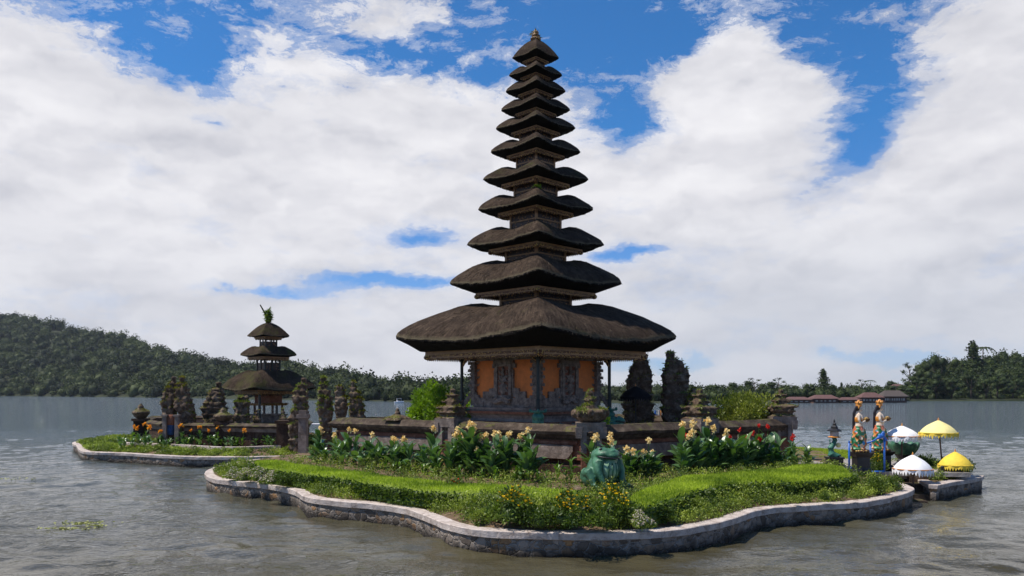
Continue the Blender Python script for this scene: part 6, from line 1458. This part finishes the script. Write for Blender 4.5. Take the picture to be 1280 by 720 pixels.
def canna(px, base_Y, zb, ztopleaf, flower=None, fpx=None, fz=None, label='', group='', young=False, fs=1.0):
    h = (ztopleaf - zb) / 1.0; x = X(px, base_Y)
    e = thing('canna_plant', label, 'flowering plant' if flower else 'leafy plant', (x, base_Y, zb), 0, group)
    src = (YOUNG if young else LEAVES); o = bpy.data.objects.new('foliage', random.choice(src)); C.objects.link(o); o.parent = e; s = max(.35, h * 1.08); w = .78 + .22 * random.random() if not young else .6
    o.scale = (min(1.15, s * w + .12), min(1.15, s * w + .12), s); o.rotation_euler = (0, 0, random.uniform(0, 6.28))
    if flower:
        fx = X(fpx, base_Y) - x; fh = fz - zb
        m = MB(); m.tube([(0, 0, .02), (fx * .6, 0, fh * .6), (fx, 0, fh)], [.014, .011, .007], 5); m.build('stem', MAT['cannalight'], e)
        f = bpy.data.objects.new('flower', random.choice(FM[flower])); C.objects.link(f); f.parent = e; f.location = (fx, 0, fh); f.scale = (fs, fs, fs); f.rotation_euler = (0, 0, random.uniform(0, 6.28))
    return e
def baseY(px): return float(np.interp(px, [380, 400, 440, 500, 560, 600, 660, 700, 745, 790, 830, 860, 920, 990, 1012], [27.2, 26.2, 24.9, 23.2, 21.9, 21.3, 20.7, 20.4, 20.3, 20.2, 20.8, 21.4, 22.4, 23.9, 24.6]))
YF = [(401, 536), (401, 541), (418, 544.6), (437, 538), (444, 539), (465, 543.7), (492, 550), (505.5, 551), (542.5, 537), (573, 538), (570, 545), (580, 543.6), (587, 532), (591, 534), (589, 543.6), (601, 547.5), (608, 545.6), (618, 542.7), (596, 562), (402, 567),
      (606, 547), (623, 543.5), (636, 543.5), (627, 554), (651, 546), (660.5, 538)]
GR = {'L': ('pale yellow flowered canna with broad green leaves in the tall row left of the frog', 'yellow cannas left of the frog'),
      'M': ('pale yellow flowered canna in the short row just behind and right of the frog', 'yellow cannas beside the frog'),
      'R': ('pale yellow flowered canna in front of the right run of the courtyard wall', 'yellow cannas on the right'),
      'S': ('red flowered canna in front of the right run of the courtyard wall', 'red cannas on the right'),
      'I': ('orange yellow flowered canna in the raised bed of the left islet', 'orange cannas on the islet')}
for k, (px, py) in enumerate(YF):
    Yb = baseY(px) + random.uniform(-.25, .35); fz = Z(py, Yb); bp = px + random.uniform(-4, 4); canna(bp, Yb, .70, max(1.3, fz - random.uniform(.08, .22)), 'petal_yellow', px, fz, *GR['L'], fs=random.uniform(.85, 1.15) if py < 560 else .7)
for px, py in [(746, 546), (743, 549), (763, 545), (764, 552), (783, 562), (781, 571), (791, 565), (804, 566.5), (816, 566.5), (811, 551)]:
    Yb = baseY(px) + random.uniform(-.2, .35) + (.5 if px < 770 else 0); fz = Z(py, Yb); canna(px + random.uniform(-4, 4), Yb, .72, max(1.1, fz - random.uniform(.22, .36)), 'petal_yellow', px, fz, *GR['M'], fs=random.uniform(.85, 1.1))
for px, py in [(854, 532.5), (866.5, 530), (866, 541), (884, 527.5), (891, 537.5), (908, 541), (862, 547)]:
    Yb = baseY(px) + random.uniform(-.2, .3); fz = Z(py, Yb); canna(px + random.uniform(-5, 5), Yb, .70, fz - random.uniform(.22, .34), 'petal_yellow', px, fz, *GR['R'], fs=random.uniform(1.0, 1.25))
for px, py in [(856, 544), (925, 537.5), (934.5, 546.7), (941, 541.7), (948.6, 532), (960, 533.6), (948.6, 549.5), (992, 545), (912, 546), (990, 549)]:
    Yb = baseY(px) + random.uniform(-.2, .3); fz = Z(py, Yb); canna(px + random.uniform(-4, 4), Yb, .70, fz - random.uniform(.2, .34), 'petal_red', px, fz, *GR['S'], fs=random.uniform(.6, .85))
for k in range(60):
    px = random.uniform(388, 668); Yb = baseY(px) + random.uniform(-.6, .4); canna(px, Yb, .70, Z(random.uniform(552, 572), Yb), label='leafy canna without flowers in the tall row left of the frog', group='flowerless cannas left of the frog')
for k in range(48):
    px = random.uniform(852, 1010); Yb = baseY(px) + random.uniform(-.5, .3); canna(px, Yb, .70, Z(random.uniform(548, 566) + (px > 975) * 6, Yb), label='leafy canna without flowers before the right run of the courtyard wall', group='flowerless cannas on the right')
for k in range(16):
    px = random.uniform(774, 830); Yb = baseY(px) + random.uniform(-.3, .3); canna(px, Yb, .72, Z(random.uniform(564, 578), Yb), label='low leafy canna among the short row right of the frog', group='flowerless cannas beside the frog')
canna(738, 20.9, .72, Z(555, 20.9), label='canna with two large dark leaves directly behind the left side of the frog', group='flowerless cannas behind the frog')
for px, yt in ((683, 590), (697, 578), (714, 571), (708, 585), (672, 588)): Yb = 20.0; canna(px, Yb, .70, Z(yt, Yb), label='short bright green young plant at the foot of the wall left of the frog', group='young plants left of the frog', young=True)
for k in range(14):
    px = random.uniform(480, 668); canna(px, baseY(px) - .7, .70, Z(random.uniform(578, 590), baseY(px) - .7), label='short bright young leafy plant along the back edge of the left clipped grass', group='young plants along the grass', young=True)
for px, py in [(167, 533), (171, 535), (181, 530), (187, 534), (201, 538), (226, 532), (223, 535), (239, 538), (249, 533), (261, 538), (273, 534), (287, 538), (305, 538), (320, 535), (350, 535), (339, 542)]:
    Yb = 35.4 if px > 195 else 36.6; Yb += random.uniform(-.5, .2); fz = Z(py, Yb); canna(px + random.uniform(-2, 2), Yb - .1, .56, max(1.0, fz - random.uniform(.2, .35)), 'petal_orange', px, fz, *GR['I'], fs=random.uniform(.8, 1.15), young=random.random() < .5)
for k in range(44):
    px = random.uniform(148, 362); Yb = random.uniform(34.2, 35.4); canna(px, Yb, .56, Z(random.uniform(543, 550), Yb), label='leafy plant without flowers in the raised bed of the left islet', group='leafy plants on the islet', young=random.random() < .45)
# floating algae
x0, y0 = ground(100, 659, 0); P = []
for cx, cy, sx, sy, n in ((X(104, 17.9), 17.9, .26, .12, 120), (X(68, 17.2), 17.25, .28, .04, 60), (X(98, 17.1), 17.1, .12, .05, 50), (X(122, 17.6), 17.6, .10, .05, 60), (X(12, 27), 27, .8, .15, 60)):
    P.append(np.stack([rng.normal(cx, sx, n), rng.normal(cy, sy, n), np.full(n, .03) + rng.uniform(0, .012, n)], -1))
P = np.concatenate(P); D = rdir(len(P)); D[:, 2] = .05; V, Fq = leaf_quads(P, unit(D), .075, .055)
V[:, 2] = np.clip(V[:, 2], .02, .05); tag(np_mesh('floating_algae', V, Fq, MAT['algae'], np.repeat(rng.random(len(P)), 4)), 'yellow green algae floating on the water in the lower left', 'algae', kind='stuff')

# ------------------------------------------------------------------ the air over the lake
m = bpy.data.materials.new('air'); m.use_nodes = True; t = m.node_tree; t.nodes.clear()
o_ = N(t, 'ShaderNodeOutputMaterial'); v_ = N(t, 'ShaderNodeVolumePrincipled'); t.links.new(v_.outputs[0], o_.inputs['Volume'])
v_.inputs['Color'].default_value = (0.80, 0.88, 1.0, 1); v_.inputs['Density'].default_value = 0.00009; v_.inputs['Anisotropy'].default_value = 0.3
mb = MB(); mb.box((0, 0, 60), (4060, 4060, 126)); hz = mb.build('haze', m); hz['kind'] = 'stuff'; hz['label'] = 'thin bluish haze over the lake'
sc.cycles.volume_bounces = 0; sc.cycles.volume_step_rate = 4
